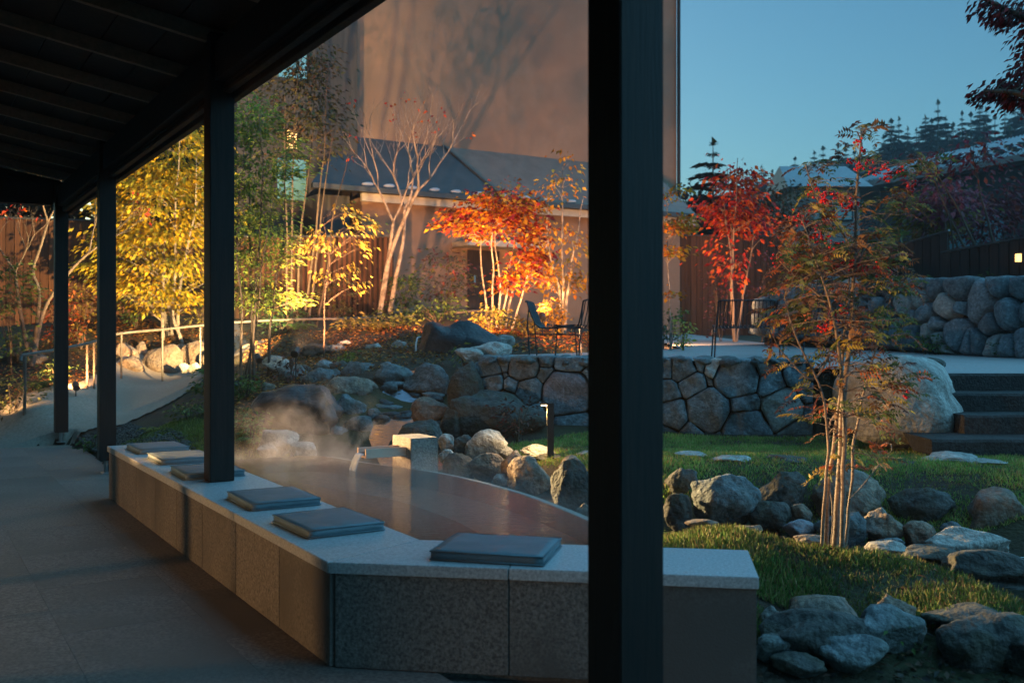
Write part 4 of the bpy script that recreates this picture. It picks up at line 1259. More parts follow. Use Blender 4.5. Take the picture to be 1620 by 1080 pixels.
for px in (582, 616, 652, 688, 722, 757, 795, 832, 868, 905):
    gxx, _ = bl(px, 300, pr)
    link_mesh('snow_guard', gm, None, bld, loc=(gxx, pr - .03, ze + .06), scale=(.13, .05, .06))
MB().box(((xr + .3 + xf - .1) / 2, 0.76, (ze - .12) / 2 - .2), (xf - .1 - xr - .3, 1.5, ze + .2)).obj('lean_to_wall', M_RENDER, bld)
MB().box(((xf + .05 + xe - .15) / 2, 0.75, (ze - .12) / 2 - .2), (xe - .15 - xf - .05 - .2, 1.44, ze + .2)).obj('lean_to_side', M_CLAD, bld)
# door canopy and door
ca = bl(736, 384, 2.1); cb = bl(862, 390, 2.1)
MB().box(((ca[0] + cb[0]) / 2, 1.85, (ca[1] + cb[1]) / 2), (abs(ca[0] - cb[0]), 0.7, 0.12)).obj('door_canopy', M_PALEWOOD, bld, bevel=.01)
da = bl(740, 395, 1.53); db = bl(790, 490, 1.53)
dr = MB().box(((da[0] + db[0]) / 2, 1.52, (da[1] + db[1]) / 2), (abs(da[0] - db[0]), 0.03, abs(da[1] - db[1]))).obj('door', M_FENCE_D, bld)
MB().box((da[0] * .8 + db[0] * .2, 1.545, (da[1] + db[1]) / 2), (.03, .04, .2)).obj('door_handle', M_STEEL, dr)

# house on the right with a wide metal roof
hA = PY(1346, 291, 45.0); hB = PY(1680, 226, 36.0); hB.z = hA.z
rA = PY(1440, 256, 51.0); rB = PY(1690, 182, 42.0); rB.z = rA.z
hs = empty('hip_roof_house', (hA.x, hA.y, 1.0), 'dark house under a wide grey hipped metal roof', 'house')
m = MB()
back = [hA + Vector((6, 12, 0)), hB + Vector((6, 12, 0))]
P = [hA, hB, rB, rA, back[0], back[1]]
m.v = [tuple(p - hs.location) for p in P] + [tuple(p - hs.location - Vector((0, 0, .25))) for p in P]
m.f = [(0, 1, 2, 3), (3, 2, 5, 4), (0, 3, 4), (6, 7, 1, 0), (10, 6, 0, 4), (6, 10, 11, 7), (1, 7, 11, 5, 2)]
hr_ = m.obj('roof', M_HOUSEROOF, hs)
d = (hB - hA).normalized()
rs_ = MB()
for k in range(46):
    u = k / 46
    a = hA.lerp(hB, u); b = rA.lerp(rB, u)
    rs_.tube([a - hs.location + Vector((0, 0, .03)), b - hs.location + Vector((0, 0, .03))], 0.03, 4)
rs_.obj('roof_seam', M_HOUSEROOF, hr_)
sgm = MB().box((0, 0, 0), (.35, .12, .12)).mesh('snow_guard'); sgm.materials.append(M_IRON)
for r_i, u0 in enumerate((.12, .26, .4)):
    for k in range(9):
        u = .42 + k * .065 + .03 * (r_i % 2)
        p = hA.lerp(hB, u).lerp(rA.lerp(rB, u), u0) - hs.location + Vector((0, 0, .08))
        link_mesh('snow_guard', sgm, None, hr_, loc=p)
w0 = hA + (Vector((6, 12, 0)) - Vector((0, 0, 0))) * 0.08 + d * 1.5; w1 = hB + Vector((6, 12, 0)) * 0.08
m = MB(); q = [w0, w1, w1 + Vector((6, 12, 0)) * .8, w0 + Vector((6, 12, 0)) * .8]
m.prism([(p.x - hs.location.x, p.y - hs.location.y) for p in q], -.5, hA.z - 1.0 - .1)
m.obj('wall', M_CLAD, hs)
for u in (.35, .5, .65):
    p = w0.lerp(w1, u) - hs.location
    wn_ = MB().box((p.x, p.y - .06, 4.4), (1.5, .1, 1.4), rz=math.atan2(d.y, d.x)).obj('window', M_IRON, hs)
    MB().box((p.x, p.y - .14, 4.4), (1.3, .04, 1.2), rz=math.atan2(d.y, d.x)).obj('pane', M_GLASS, wn_)
# small pale gabled house between
q0 = PY(1262, 372, 40); 
h2 = empty('small_house', (q0.x, q0.y, q0.z - 2), 'small pale house with a low grey roof seen between the trees', 'house')
MB().box((1.2, 2, 2.0), (2.6, 4, 4.2)).obj('wall', M_PATIO, h2)
m = MB(); m.v = [(-.5, -.4, 3.9), (2.9, -.4, 3.9), (2.9, 4.4, 3.9), (-.5, 4.4, 3.9), (-.2, 2, 5.1), (2.6, 2, 5.1)]
m.f = [(0, 1, 5, 4), (2, 3, 4, 5), (3, 0, 4), (1, 2, 5), (0, 3, 2, 1)]
m.obj('roof', M_HOUSEROOF, h2)
for x in (.6, 1.8):
    wn_ = MB().box((x, -.03, 2.9), (.8, .1, .7)).obj('window', M_IRON, h2)
    MB().box((x, -.1, 2.9), (.66, .04, .56)).obj('pane', M_GLASS, wn_)

# ------------------------------------------------------------------ foliage engine
def leaf_object(name, parent, C_, D_, N_, L_, Wd, colr, mat, kind=None):
    """every leaf is a folded diamond of four points"""
    C_ = np.asarray(C_, float); n = len(C_)
    D_ = D_ / (np.linalg.norm(D_, axis=1, keepdims=True) + 1e-9)
    N_ = N_ - D_ * (N_ * D_).sum(1, keepdims=True)
    N_ = N_ / (np.linalg.norm(N_, axis=1, keepdims=True) + 1e-9)
    S_ = np.cross(D_, N_)
    L_ = L_[:, None]; Wd = Wd[:, None]
    v = np.empty((n, 4, 3))
    v[:, 0] = C_
    v[:, 1] = C_ + D_ * L_ * .45 - S_ * Wd * .5 + N_ * Wd * .16
    v[:, 2] = C_ + D_ * L_ - N_ * L_ * .12
    v[:, 3] = C_ + D_ * L_ * .45 + S_ * Wd * .5 + N_ * Wd * .16
    idx = (np.arange(n) * 4)[:, None]
    tri = np.concatenate([idx + np.array([[0, 1, 2]]), idx + np.array([[0, 2, 3]])], 1).reshape(-1, 3)
    me = bpy.data.meshes.new(name)
    me.vertices.add(n * 4); me.vertices.foreach_set('co', v.ravel())
    me.loops.add(len(tri) * 3); me.loops.foreach_set('vertex_index', tri.ravel().astype(np.int32))
    me.polygons.add(len(tri)); me.polygons.foreach_set('loop_start', np.arange(0, len(tri) * 3, 3, dtype=np.int32))
    me.update(calc_edges=True)
    ca_ = me.color_attributes.new('Col', 'FLOAT_COLOR', 'POINT')
    cc = np.ones((n, 4, 4)); cc[:, :, :3] = colr[:, None, :]
    ca_.data.foreach_set('color', cc.ravel())
    me.materials.append(mat)
    o = link_mesh(name, me, None, parent)
    if kind: o['kind'] = kind
    return o

def palette(rng, n, cols, weights=None, var=0.25):
    cols = np.array(cols, float)
    k = rng.choice(len(cols), n, p=None if weights is None else np.array(weights) / np.sum(weights))
    return np.clip(cols[k] * rng.uniform(1 - var, 1 + var, (n, 1)) * rng.uniform(.93, 1.07, (n, 3)), 0, 1)

def to_local(root, pts):
    return np.asarray(pts) - np.array(root.location)

def bez(a, b, c, n=5):
    return [a * (1 - t) ** 2 + b * 2 * t * (1 - t) + c * t * t for t in [i / n for i in range(n + 1)]]

def plant(name, label, cat, base, stems, clusters, Y, leaf, bark, seed, group=None, trunk_r=0.03, twig_r=0.006, spread=0.16, per=22, flat=0.35, droop=0.5, var=0.25, crown_name='crown', trunk_name='trunk', lw=0.5, mat=None):
    """stems: list of point lists; clusters: (point) centres of leaf sprays; leaf=(length, colours, weights)"""
    rng = np.random.RandomState(seed); rr = random.Random(seed)
    root = empty(name, base, label, cat, group)
    tb = MB()
    sp_all = []
    for st_ in stems:
        pts_ = catmull([Vector(p) for p in st_], 5)
        pts_ = [p + Vector((noise.noise(p * 2.2 + Vector((seed, 0, 0))), noise.noise(p * 2.2 + Vector((0, seed, 9))), 0)) * 0.035 * min(1, i / 4) for i, p in enumerate(pts_)]
        n_ = len(pts_)
        tb.tube([p - root.location for p in pts_], [trunk_r * (1 - .82 * i / (n_ - 1)) for i in range(n_)], 7)
        sp_all += [(p, trunk_r * (1 - .82 * i / (n_ - 1))) for i, p in enumerate(pts_)]
    SP = np.array([tuple(p) for p, _ in sp_all])
    CC = []
    for c in clusters:
        c = Vector(c)
        hd = np.hypot(SP[:, 0] - c.x, SP[:, 1] - c.y)
        want = c.z - 0.55 * hd
        cost = np.abs(SP[:, 2] - want) * 1.3 + hd + rng.uniform(0, .12, len(SP))
        k = int(np.argmin(cost))
        a = Vector(SP[k])
        mid = a.lerp(c, .5) + Vector((rr.uniform(-.04, .04), rr.uniform(-.04, .04), 0.10 * (c - a).length))
        pts_ = bez(a, mid, c, 4)
        r0 = min(sp_all[k][1] * .7, twig_r * (1 + 1.2 * (c - a).length))
        tb.tube([p - root.location for p in pts_], [max(r0 * (1 - .7 * i / 4), .0015) for i in range(5)], 4, cap=False)
        CC.append(c)
    tb.obj(trunk_name, bark, root, smooth=True)
    if per > 0 and CC:
        CCn = np.array([tuple(c) for c in CC])
        n = len(CC) * per
        base_c = np.repeat(CCn, per, 0)
        off_ = rng.normal(size=(n, 3)) * np.array([spread, spread, spread * flat])
        pos = base_c + off_
        hdir = off_.copy(); hdir[:, 2] = 0
        out = base_c - np.array(tuple(SP.mean(0)))[None]
        out[:, 2] = 0
        D_ = hdir + out * .5 + rng.normal(size=(n, 3)) * spread * .7
        D_ /= np.linalg.norm(D_, axis=1, keepdims=True) + 1e-9
        D_[:, 2] -= droop * rng.uniform(.3, 1.3, n)
        N_ = np.array([0, 0, 1.0]) + rng.normal(size=(n, 3)) * .45
        L_ = leaf[0] * rng.uniform(.6, 1.3, n)
        # sprays differ in tone
        tone = np.repeat(rng.uniform(.5, 1.3, len(CC)), per)[:, None]
        colr = palette(rng, n, leaf[1], leaf[2] if len(leaf) > 2 else None, var) * tone
        leaf_object(crown_name, root, to_local(root, pos), D_, N_, L_, L_ * lw, np.clip(colr, 0, 1), mat or M_LEAF, 'stuff')
    return root

def blobs(spec, Y, seed, dscale=0.8, shell=0.45):
    """spec: (px, py, rx, ry, n) ellipses in the photo, given depth -> spray centres"""
    rng = np.random.RandomState(seed)
    out = []
    for px, py, rx, ry, n in spec:
        c = PY(px, py, Y)
        k = Y / FPX
        for _ in range(n):
            d_ = rng.normal(size=3); d_ /= np.linalg.norm(d_)
            r = rng.uniform(shell ** 3, 1) ** (1 / 3)
            out.append(c + Vector((d_[0] * rx * k * r, d_[1] * rx * k * r * dscale, d_[2] * ry * k * r)))
    return out

YEL = [(.62, .44, .03), (.70, .42, .02), (.48, .40, .04), (.34, .34, .05)]
YGR = [(.30, .36, .06), (.20, .28, .05), (.42, .40, .06), (.14, .22, .05)]
ORG = [(.62, .24, .02), (.58, .14, .02), (.66, .38, .03), (.40, .05, .03), (.30, .03, .05)]
RED = [(.42, .03, .02), (.55, .07, .02), (.28, .02, .03), (.60, .16, .03)]
GRN = [(.06, .11, .03), (.09, .15, .04), (.045, .085, .03), (.13, .18, .05)]
DRED = [(.20, .03, .04), (.14, .025, .03), (.26, .06, .04), (.18, .04, .07)]
BRN = [(.26, .10, .03), (.20, .06, .02), (.32, .17, .05), (.14, .05, .02), (.40, .20, .05)]

def stem_set(base_px, tops, Y, dY=0.25, seed=0, z0=None):
    """base_px: list of (px,py); tops: list of (px,py)"""
    rr = random.Random(seed); out = []
    for (bx0, by0), (tx0, ty0) in zip(base_px, tops):
        a = PY(bx0, by0, Y + rr.uniform(-dY, dY) * .4)
        g = G(a.x, a.y)
        if a.z > g - .05: a = Vector((a.x, a.y, min(a.z, g) - .05))
        b = PY(tx0, ty0, Y + rr.uniform(-dY, dY))
        m1 = a.lerp(b, .33) + Vector((rr.uniform(-.06, .06), rr.uniform(-.06, .06), 0))
        m2 = a.lerp(b, .68) + Vector((rr.uniform(-.08, .08), rr.uniform(-.08, .08), 0))
        out.append([a, m1, m2, b])
    return out

def base_on(px, py, Y):
    p = PY(px, py, Y); p.z = G(p.x, p.y); return p

# yellow tree behind the railing
Yt = 17.0
plant('yellow_tree', 'golden yellow multi stemmed tree lit up behind the railing', 'tree', base_on(266, 505, Yt),
      stem_set([(258, 508), (266, 508), (272, 508), (282, 508), (290, 508)], [(250, 240), (262, 190), (285, 210), (310, 250), (225, 300)], Yt, .5, 1),
      blobs([(262, 230, 75, 60, 46), (262, 330, 95, 70, 80), (250, 420, 100, 60, 74), (205, 300, 40, 70, 30), (325, 300, 40, 80, 34), (268, 470, 60, 22, 18), (170, 400, 36, 60, 12)], Yt, 2, .7), Yt,
      (0.10, YEL, (4, 3, 4, 2)), M_BARKP, 3, trunk_r=.035, spread=.17, per=38, flat=.28, droop=.75)
# feathery green tree by the bench post
Yt = 12.6
plant('feathery_tree', 'slim green and yellow feathery tree beside the bench post', 'tree', base_on(405, 585, Yt),
      stem_set([(382, 590), (395, 592), (402, 592), (424, 588), (386, 585)], [(386, 240), (396, 160), (410, 190), (452, 250), (430, 330)], Yt, .4, 4),
      blobs([(398, 195, 34, 48, 36), (405, 290, 56, 60, 56), (420, 380, 60, 55, 46), (400, 450, 50, 50, 26), (455, 250, 24, 30, 10), (448, 470, 30, 20, 8), (360, 300, 30, 100, 20)], Yt, 5, .8), Yt,
      (0.075, YGR, (4, 4, 2, 3)), M_BARK, 6, trunk_r=.02, spread=.13, per=30, flat=.22, droop=.15, lw=.34)
# dark tall thin tree against the clad wing
Yt = 16.5
plant('dark_leaved_tree', 'tall dark small leaved tree against the clad wing', 'tree', base_on(470, 500, Yt),
      stem_set([(455, 500), (462, 500), (470, 500), (478, 500), (486, 500), (500, 500)], [(450, 140), (478, 60), (500, 80), (520, 110), (535, 180), (555, 240)], Yt, .5, 7),
      blobs([(480, 90, 40, 40, 26), (470, 170, 60, 50, 40), (510, 200, 40, 60, 26), (500, 120, 40, 40, 18), (450, 240, 30, 40, 14)], Yt, 8), Yt,
      (0.085, [(.05, .05, .025), (.08, .065, .03), (.10, .05, .03), (.05, .07, .03)], (3, 3, 1, 2)), M_BARK, 9, trunk_r=.024, spread=.16, per=20, flat=.5)
# yellow sapling
Yt = 13.2
plant('yellow_sapling', 'thin sapling with hanging yellow leaves before the batten fence', 'tree', base_on(512, 572, Yt),
      stem_set([(512, 575)], [(514, 345)], Yt, .1, 10) ,
      blobs([(506, 385, 24, 18, 12), (545, 345, 12, 20, 6), (575, 375, 18, 30, 9), (560, 430, 22, 22, 6), (510, 450, 12, 20, 3), (590, 350, 10, 10, 3)], Yt, 11), Yt,
      (0.078, [(.58, .42, .07), (.50, .32, .05), (.42, .36, .09)]), M_BARK, 12, trunk_r=.013, spread=.07, per=10, flat=.8, droop=1.0, lw=.55)
# orange red maple clump
Yt = 15.6
plant('orange_maple', 'multi stemmed maple with orange, red and gold leaves before the canopy', 'tree', base_on(790, 520, Yt),
      stem_set([(768, 524), (776, 526), (784, 527), (790, 527), (798, 526), (808, 524)], [(762, 340), (780, 320), (795, 300), (815, 310), (835, 350), (850, 400)], Yt, .4, 13),
      blobs([(800, 320, 52, 34, 44), (760, 350, 44, 30, 26), (830, 355, 40, 36, 30), (840, 420, 34, 34, 26), (730, 350, 30, 20, 12), (815, 450, 28, 26, 12)], Yt, 14), Yt,
      (0.085, ORG, (4, 3, 4, 3, 3)), M_BARKP, 15, trunk_r=.022, spread=.12, per=22, flat=.4, droop=.4, lw=.8)
# orange young tree
Yt = 15.4
plant('orange_tree', 'single stemmed tree with sparse orange leaves beside the great post', 'tree', base_on(891, 515, Yt),
      stem_set([(891, 520), (892, 460), (890, 460)], [(890, 270), (925, 310), (865, 330)], Yt, .3, 16),
      blobs([(890, 440, 44, 22, 18), (890, 400, 50, 50, 20), (890, 310, 40, 60, 12)], Yt, 17), Yt,
      (0.09, [(.66, .30, .03), (.62, .22, .03), (.66, .42, .06)]), M_BARKP, 18, trunk_r=.032, spread=.12, per=11, flat=.7, droop=.9, lw=.6)
Yt = 14.6
plant('orange_sapling', 'slender orange sapling at the building corner beside the great post', 'tree', base_on(1064, 525, Yt),
      stem_set([(1062, 530)], [(1056, 290)], Yt, .2, 19),
      blobs([(1058, 310, 14, 20, 6), (1066, 360, 28, 12, 12), (1060, 395, 24, 14, 8), (1075, 350, 18, 8, 6), (1066, 470, 12, 12, 3)], Yt, 20), Yt,
      (0.075, [(.66, .26, .02), (.62, .16, .02), (.66, .38, .03)]), M_BARKP, 21, trunk_r=.014, spread=.10, per=18, flat=.3, lw=.7)
# red maple at the fence
Yt = 19.0
plant('red_maple', 'scarlet young maple glowing in front of the brown fence', 'tree', base_on(1163, 492, Yt),
      stem_set([(1163, 498), (1163, 480), (1164, 480), (1162, 480)], [(1166, 250), (1138, 290), (1198, 300), (1150, 265)], Yt, .4, 22),
      blobs([(1168, 280, 30, 34, 20), (1165, 335, 46, 40, 34), (1140, 320, 24, 30, 12), (1195, 350, 28, 34, 16), (1160, 410, 40, 40, 12)], Yt, 23), Yt,
      (0.115, RED, (4, 4, 2, 4)), M_BARKR, 24, trunk_r=.03, spread=.16, per=16, flat=.7, droop=.7, lw=.6)
# reddish trees over the right fence
for i, (px, py, Yt, sp_, cols, lab) in enumerate((
        (1560, 440, 25, [(1560, 350, 66, 42, 34), (1600, 320, 44, 40, 18), (1500, 345, 36, 30, 12)], DRED, 'dull crimson tree behind the lantern fence'),
        (1475, 420, 24, [(1470, 340, 42, 34, 50)], [(.24, .19, .04), (.17, .16, .04), (.28, .16, .04)], 'olive yellow bush behind the slanting fence panel'),
        (1520, 420, 23, [(1500, 320, 40, 26, 26)], [(.30, .10, .13), (.22, .06, .10)], 'pink leaved shrub between the crimson tree and the olive bush'),
        (1236, 410, 33, [(1238, 330, 46, 34, 46)], [(.22, .07, .03), (.13, .07, .035), (.06, .08, .04)], 'rusty spreading tree behind the brown fence'),
        (1100, 400, 31, [(1095, 330, 34, 36, 30)], [(.10, .035, .03), (.05, .04, .035)], 'dark plum tree beside the fir'),
        (1604, 420, 22, [(1470, 258, 34, 26, 5), (1540, 240, 30, 26, 8)], DRED, 'crimson top branches against the grey roof'))):
    plant('garden_tree', lab, 'tree', base_on(px, py, Yt), stem_set([(px - 8, py + 40), (px + 6, py + 40), (px + 12, py + 40)], [(s[0] - 6, s[1] - 10) for s in (sp_ * 3)[:3]], Yt, .5, 30 + i),
          blobs(sp_, Yt, 40 + i), Yt, (0.17, cols), M_BARK, 50 + i, trunk_r=.05, spread=.3, per=24, flat=.6, twig_r=.012)

for i, (px, Yt, w, top, lab) in enumerate(((20, 23, 70, 200, 'dark evergreen rising behind the reddish fence'), (120, 22.5, 60, 230, 'black green evergreen beside the yellow tree behind the fence'), (330, 22, 70, 120, 'dark evergreen hidden behind the bench post and yellow tree'), (-70, 22, 70, 240, 'dark evergreen at the outer end of the reddish fence'), (220, 23, 70, 170, 'tall dark evergreen behind the golden yellow tree'))):
    plant('evergreen_tree', lab, 'tree', base_on(px, 480, Yt), stem_set([(px, 520)], [(px + 6, top)], Yt, .2, 300 + i),
          blobs([(px, (top + 400) / 2, w, (400 - top) / 2 + 20, 90)], Yt, 310 + i), Yt, (.22, [(.022, .035, .022), (.03, .045, .028), (.016, .026, .018)]), M_BARK, 320 + i, trunk_r=.07, spread=.3, per=26, flat=.6, twig_r=.012)
# bare trees: recursive forks
def bare_tree(name, label, base, first, seed, r0, depth, bark, leafcols=None, nleaf=0, fork=2.2, shrink=.76, up=.35, spreadang=.5, cat='tree'):
    rr = random.Random(seed)
    root = empty(name, base, label, cat)
    tb = MB(); tips = []
    def grow(p, d, L, r, k):
        n = 4
        pts_ = [p]; dd = d.copy()
        for i in range(n):
            dd = (dd + Vector((rr.gauss(0, .10), rr.gauss(0, .10), rr.gauss(0.02, .06)))).normalized()
            pts_.append(pts_[-1] + dd * (L / n))
        r1 = r * (.72 if k > 0 else .3)
        tb.tube([q - root.location for q in pts_], [r + (r1 - r) * i / n for i in range(n + 1)], 6 if k > 2 else 4, cap=False)
        if k == 0:
            tips.append(pts_[-1]); return
        nb = 2 + (rr.random() < fork - 2)
        a0 = rr.uniform(0, 6.28)
        for j in range(nb):
            a = a0 + 6.28 * j / nb + rr.uniform(-.4, .4)
            side = Vector((math.cos(a), math.sin(a), 0))
            nd = (dd + side * rr.uniform(.6, 1.2) * spreadang + Vector((0, 0, up * .4))).normalized()
            grow(pts_[-1], nd, L * shrink * rr.uniform(.8, 1.15), r1 * .82, k - 1)
        if rr.random() < .5:
            q = pts_[2]
            a = rr.uniform(0, 6.28)
            grow(q, (dd + Vector((math.cos(a), math.sin(a), .2)) * .7).normalized(), L * shrink * .7, r1 * .6, max(k - 2, 0))
    for (pts_, L) in first:
        pp = catmull([Vector(q) for q in pts_], 5)
        n = len(pp)
        tb.tube([q - root.location for q in pp], [r0 * (1 - .4 * i / (n - 1)) for i in range(n)], 8, cap=False)
        d = (pp[-1] - pp[-2]).normalized()
        for sx in (-1, 1):
            nd = (d + Vector((sx * .45, rr.uniform(-.3, .3), .15))).normalized()
            grow(pp[-1], nd, L, r0 * .5, depth)
    tb.obj('trunk', bark, root, smooth=True)
    if nleaf:
        rng = np.random.RandomState(seed)
        tp = np.array([tuple(t) for t in rr.sample(tips, min(nleaf, len(tips)))])
        n = len(tp) * 4
        pos = np.repeat(tp, 4, 0) + rng.normal(size=(n, 3)) * .05
        leaf_object('crown', root, to_local(root, pos), rng.normal(size=(n, 3)) + [0, 0, -.5], rng.normal(size=(n, 3)), rng.uniform(.05, .09, n), rng.uniform(.03, .05, n), palette(rng, n, leafcols), M_LEAF, 'stuff')
    return root
Yt = 17.0
bare_tree('bare_tree', 'bare pale barked tree with two leaning trunks before the ochre wall', base_on(615, 495, Yt),
          [([base_on(600, 498, Yt), PY(612, 430, Yt), PY(618, 385, Yt), PY(622, 350, Yt)], .62), ([base_on(616, 498, Yt + .15), PY(628, 430, Yt + .15), PY(638, 380, Yt + .2), PY(640, 330, Yt + .2)], .62), ([base_on(600, 498, Yt), PY(614, 415, Yt), PY(640, 345, Yt - .1), PY(662, 300, Yt - .2)], .55)],
          61, .045, 5, M_BARKP, RED, 14, shrink=.78, up=.45)
Yt = 14.6
bare_tree('leaning_bare_tree', 'crooked bare tree with few red leaves before the red fence', base_on(50, 535, Yt),
          [([base_on(50, 540, Yt), PY(62, 470, Yt), PY(52, 430, Yt), PY(64, 390, Yt), PY(76, 350, Yt)], .42), ([base_on(48, 540, Yt), PY(30, 480, Yt), PY(24, 430, Yt)], .34), ([base_on(52, 540, Yt), PY(70, 490, Yt + .2), PY(110, 430, Yt + .3), PY(140, 400, Yt + .3)], .34)],
          67, .032, 4, M_BARKM, RED, 24, shrink=.8)

# shrubs and ferns
def shrub(px, yb, w, h, Y, cols, n, seed, label, ll=0.06, name='shrub', lw=.5, bark=None, group=None, cat='shrub', droop=.2):
    rng = np.random.RandomState(seed)
    b = base_on(px, yb, Y)
    k = Y / FPX
    top = PY(px, yb - h, Y)
    H_ = max(.08, top.z - b.z)
    st_ = []
    rr = random.Random(seed)
    for j in range(5):
        a = rr.uniform(0, 6.28)
        e = b + Vector((math.cos(a) * w * k * .3, math.sin(a) * w * k * .25, H_ * rr.uniform(.55, .9)))
        st_.append([b - Vector((0, 0, .05)), b.lerp(e, .5) + Vector((0, 0, .03)), e])
    cl = []
    for _ in range(max(6, n // 14)):
        d_ = rng.normal(size=3); d_ /= np.linalg.norm(d_)
        r = rng.uniform(.3, 1) ** .5
        cl.append(b + Vector((d_[0] * w * k * .5 * r, d_[1] * w * k * .4 * r, H_ * (.55 + .45 * d_[2] * r))))
    return plant(name, label, cat, b, st_, cl, Y, (ll, cols), bark or M_BARK, seed, group, trunk_r=.008, twig_r=.003, spread=max(.05, w * k * .13), per=14, flat=.7, droop=droop, crown_name='foliage', trunk_name='stem', lw=lw)
OLV = [(.10, .12, .03), (.16, .16, .04), (.07, .09, .03)]
for i, a in enumerate((
        (18, 545, 80, 150, 14.2, GRN, 700, 'dark evergreen bush in the shade left of the crooked tree'),
        (95, 530, 60, 60, 15.6, [(.34, .07, .02), (.24, .04, .02), (.12, .08, .03)], 420, 'red orange shrub at the foot of the crooked tree'),
        (128, 520, 70, 80, 15.9, [(.30, .20, .04), (.20, .15, .03), (.34, .10, .03)], 420, 'rusty yellow shrub between the slim posts'),
        (20, 630, 90, 40, 13.0, OLV, 300, 'low olive ground shrub beside the left railing end'),
        (90, 600, 60, 26, 14.0, GRN, 200, 'low green plant in the leaf bed under the left railing'),
        (215, 500, 50, 46, 17.2, GRN, 260, 'dark green shrub under the yellow tree left side'),
        (320, 500, 40, 40, 17.2, [(.4, .3, .04), (.2, .2, .05)], 200, 'yellow green shrub under the yellow tree beside the post'),
        (452, 520, 70, 46, 16.4, [(.06, .13, .05), (.09, .17, .06)], 420, 'bright green conifer like shrub behind the railing'),
        (530, 498, 60, 60, 17.0, [(.09, .07, .03), (.12, .12, .04)], 300, 'dim shrub at the batten fence foot'),
        (560, 535, 70, 26, 15.2, [(.34, .24, .05), (.2, .2, .05), (.4, .3, .08)], 220, 'yellowing fern clump under the railing'),
        (620, 530, 70, 30, 15.2, OLV, 260, 'olive shrub behind the black fountain rock left side'),
        (640, 505, 60, 80, 17.4, GRN, 420, 'dark green shrub right of the bare tree trunks'),
        (700, 500, 90, 100, 17.2, [(.07, .08, .03), (.12, .07, .04), (.15, .04, .04), (.09, .11, .03)], 620, 'tall bronze green shrub against the ochre wall'),
        (690, 525, 90, 46, 15.8, GRN, 380, 'green shrub in front of the bronze one at the handrail end'),
        (776, 535, 44, 50, 14.9, [(.34, .26, .05), (.2, .2, .05)], 300, 'yellow green shrub at the foot of the orange maple'),
        (826, 535, 50, 36, 14.6, [(.40, .26, .04), (.24, .2, .05)], 260, 'gold shrub right of the maple stems'),
        (873, 525, 36, 56, 15.0, [(.62, .28, .03), (.6, .36, .04)], 300, 'bright orange bush beside the profile chair'),
        (1082, 532, 24, 46, 14.6, [(.40, .38, .06), (.3, .3, .06)], 140, 'yellow green plant in a pot stand beside the building corner'),
        (1060, 530, 40, 40, 15.6, GRN, 160, 'dark plant at the building corner'),
        (1140, 470, 60, 80, 19.4, [(.16, .05, .06), (.12, .05, .05)], 260, 'purple twiggy shrub left of the red maple stem'),
        (1205, 470, 50, 80, 19.4, [(.16, .05, .06), (.12, .05, .05)], 220, 'purple twiggy shrub right of the red maple stem'),
        (460, 606, 40, 40, 11.6, [(.12, .05, .05), (.09, .06, .05)], 150, 'twiggy purple brown shrub on the leafy bank'),
        (388, 640, 50, 44, 11.0, [(.14, .19, .04), (.2, .22, .05)], 280, 'light green shrub behind the bench post'),
        (335, 625, 60, 44, 12.2, [(.10, .17, .05), (.16, .2, .05), (.3, .25, .06)], 300, 'leafy green plant beside the path curve'),
        (398, 690, 46, 40, 9.9, [(.09, .2, .05), (.13, .24, .06)], 240, 'bright green fern at the lawn corner by the pool'),
        (300, 668, 70, 26, 10.8, [(.12, .17, .05), (.2, .2, .06)], 240, 'low leafy plant at the lawn edge behind the bench'),
        (145, 702, 26, 18, 11.2, GRN, 80, 'small plant in the gravel beside the slim posts'),
        (818, 688, 70, 60, 9.0, [(.16, .05, .04), (.10, .05, .04), (.2, .09, .05)], 260, 'reddish twiggy shrub on the mossy boulder'),
        (735, 575, 50, 30, 11.9, [(.22, .24, .06), (.3, .3, .07)], 90, 'pale leaved sprig in front of black fountain rock'),
        (545, 590, 24, 18, 12.2, [(.3, .32, .06), (.2, .26, .06)], 70, 'small lime green tuft above the oval boulder'),
        (1464, 546, 18, 12, 13.2, [(.24, .28, .06)], 50, 'lime tuft left of the pair at the boulder bank foot'),
        (1480, 546, 18, 13, 13.1, [(.12, .2, .07)], 50, 'green tuft right of the pair at the boulder bank foot'),
        (1585, 555, 30, 16, 12.2, [(.08, .14, .05)], 70, 'dark green tuft at the boulder bank foot'),
        (1466, 448, 24, 28, 15.2, GRN, 90, 'fern before the slanting fence panel'),
        (1560, 440, 44, 18, 15.0, OLV, 120, 'low olive plants on top of the boulder bank'),
        (1600, 500, 40, 30, 12.6, [(.2, .2, .07), (.1, .12, .05)], 110, 'trailing plant on the boulder bank'),
        (1420, 1052, 30, 20, 4.3, [(.12, .2, .05)], 40, 'tiny green weed between the near boulders'))):
    shrub(*a[:7], 500 + i, a[7], ll=min(.085, max(.03, a[4] * .005)))

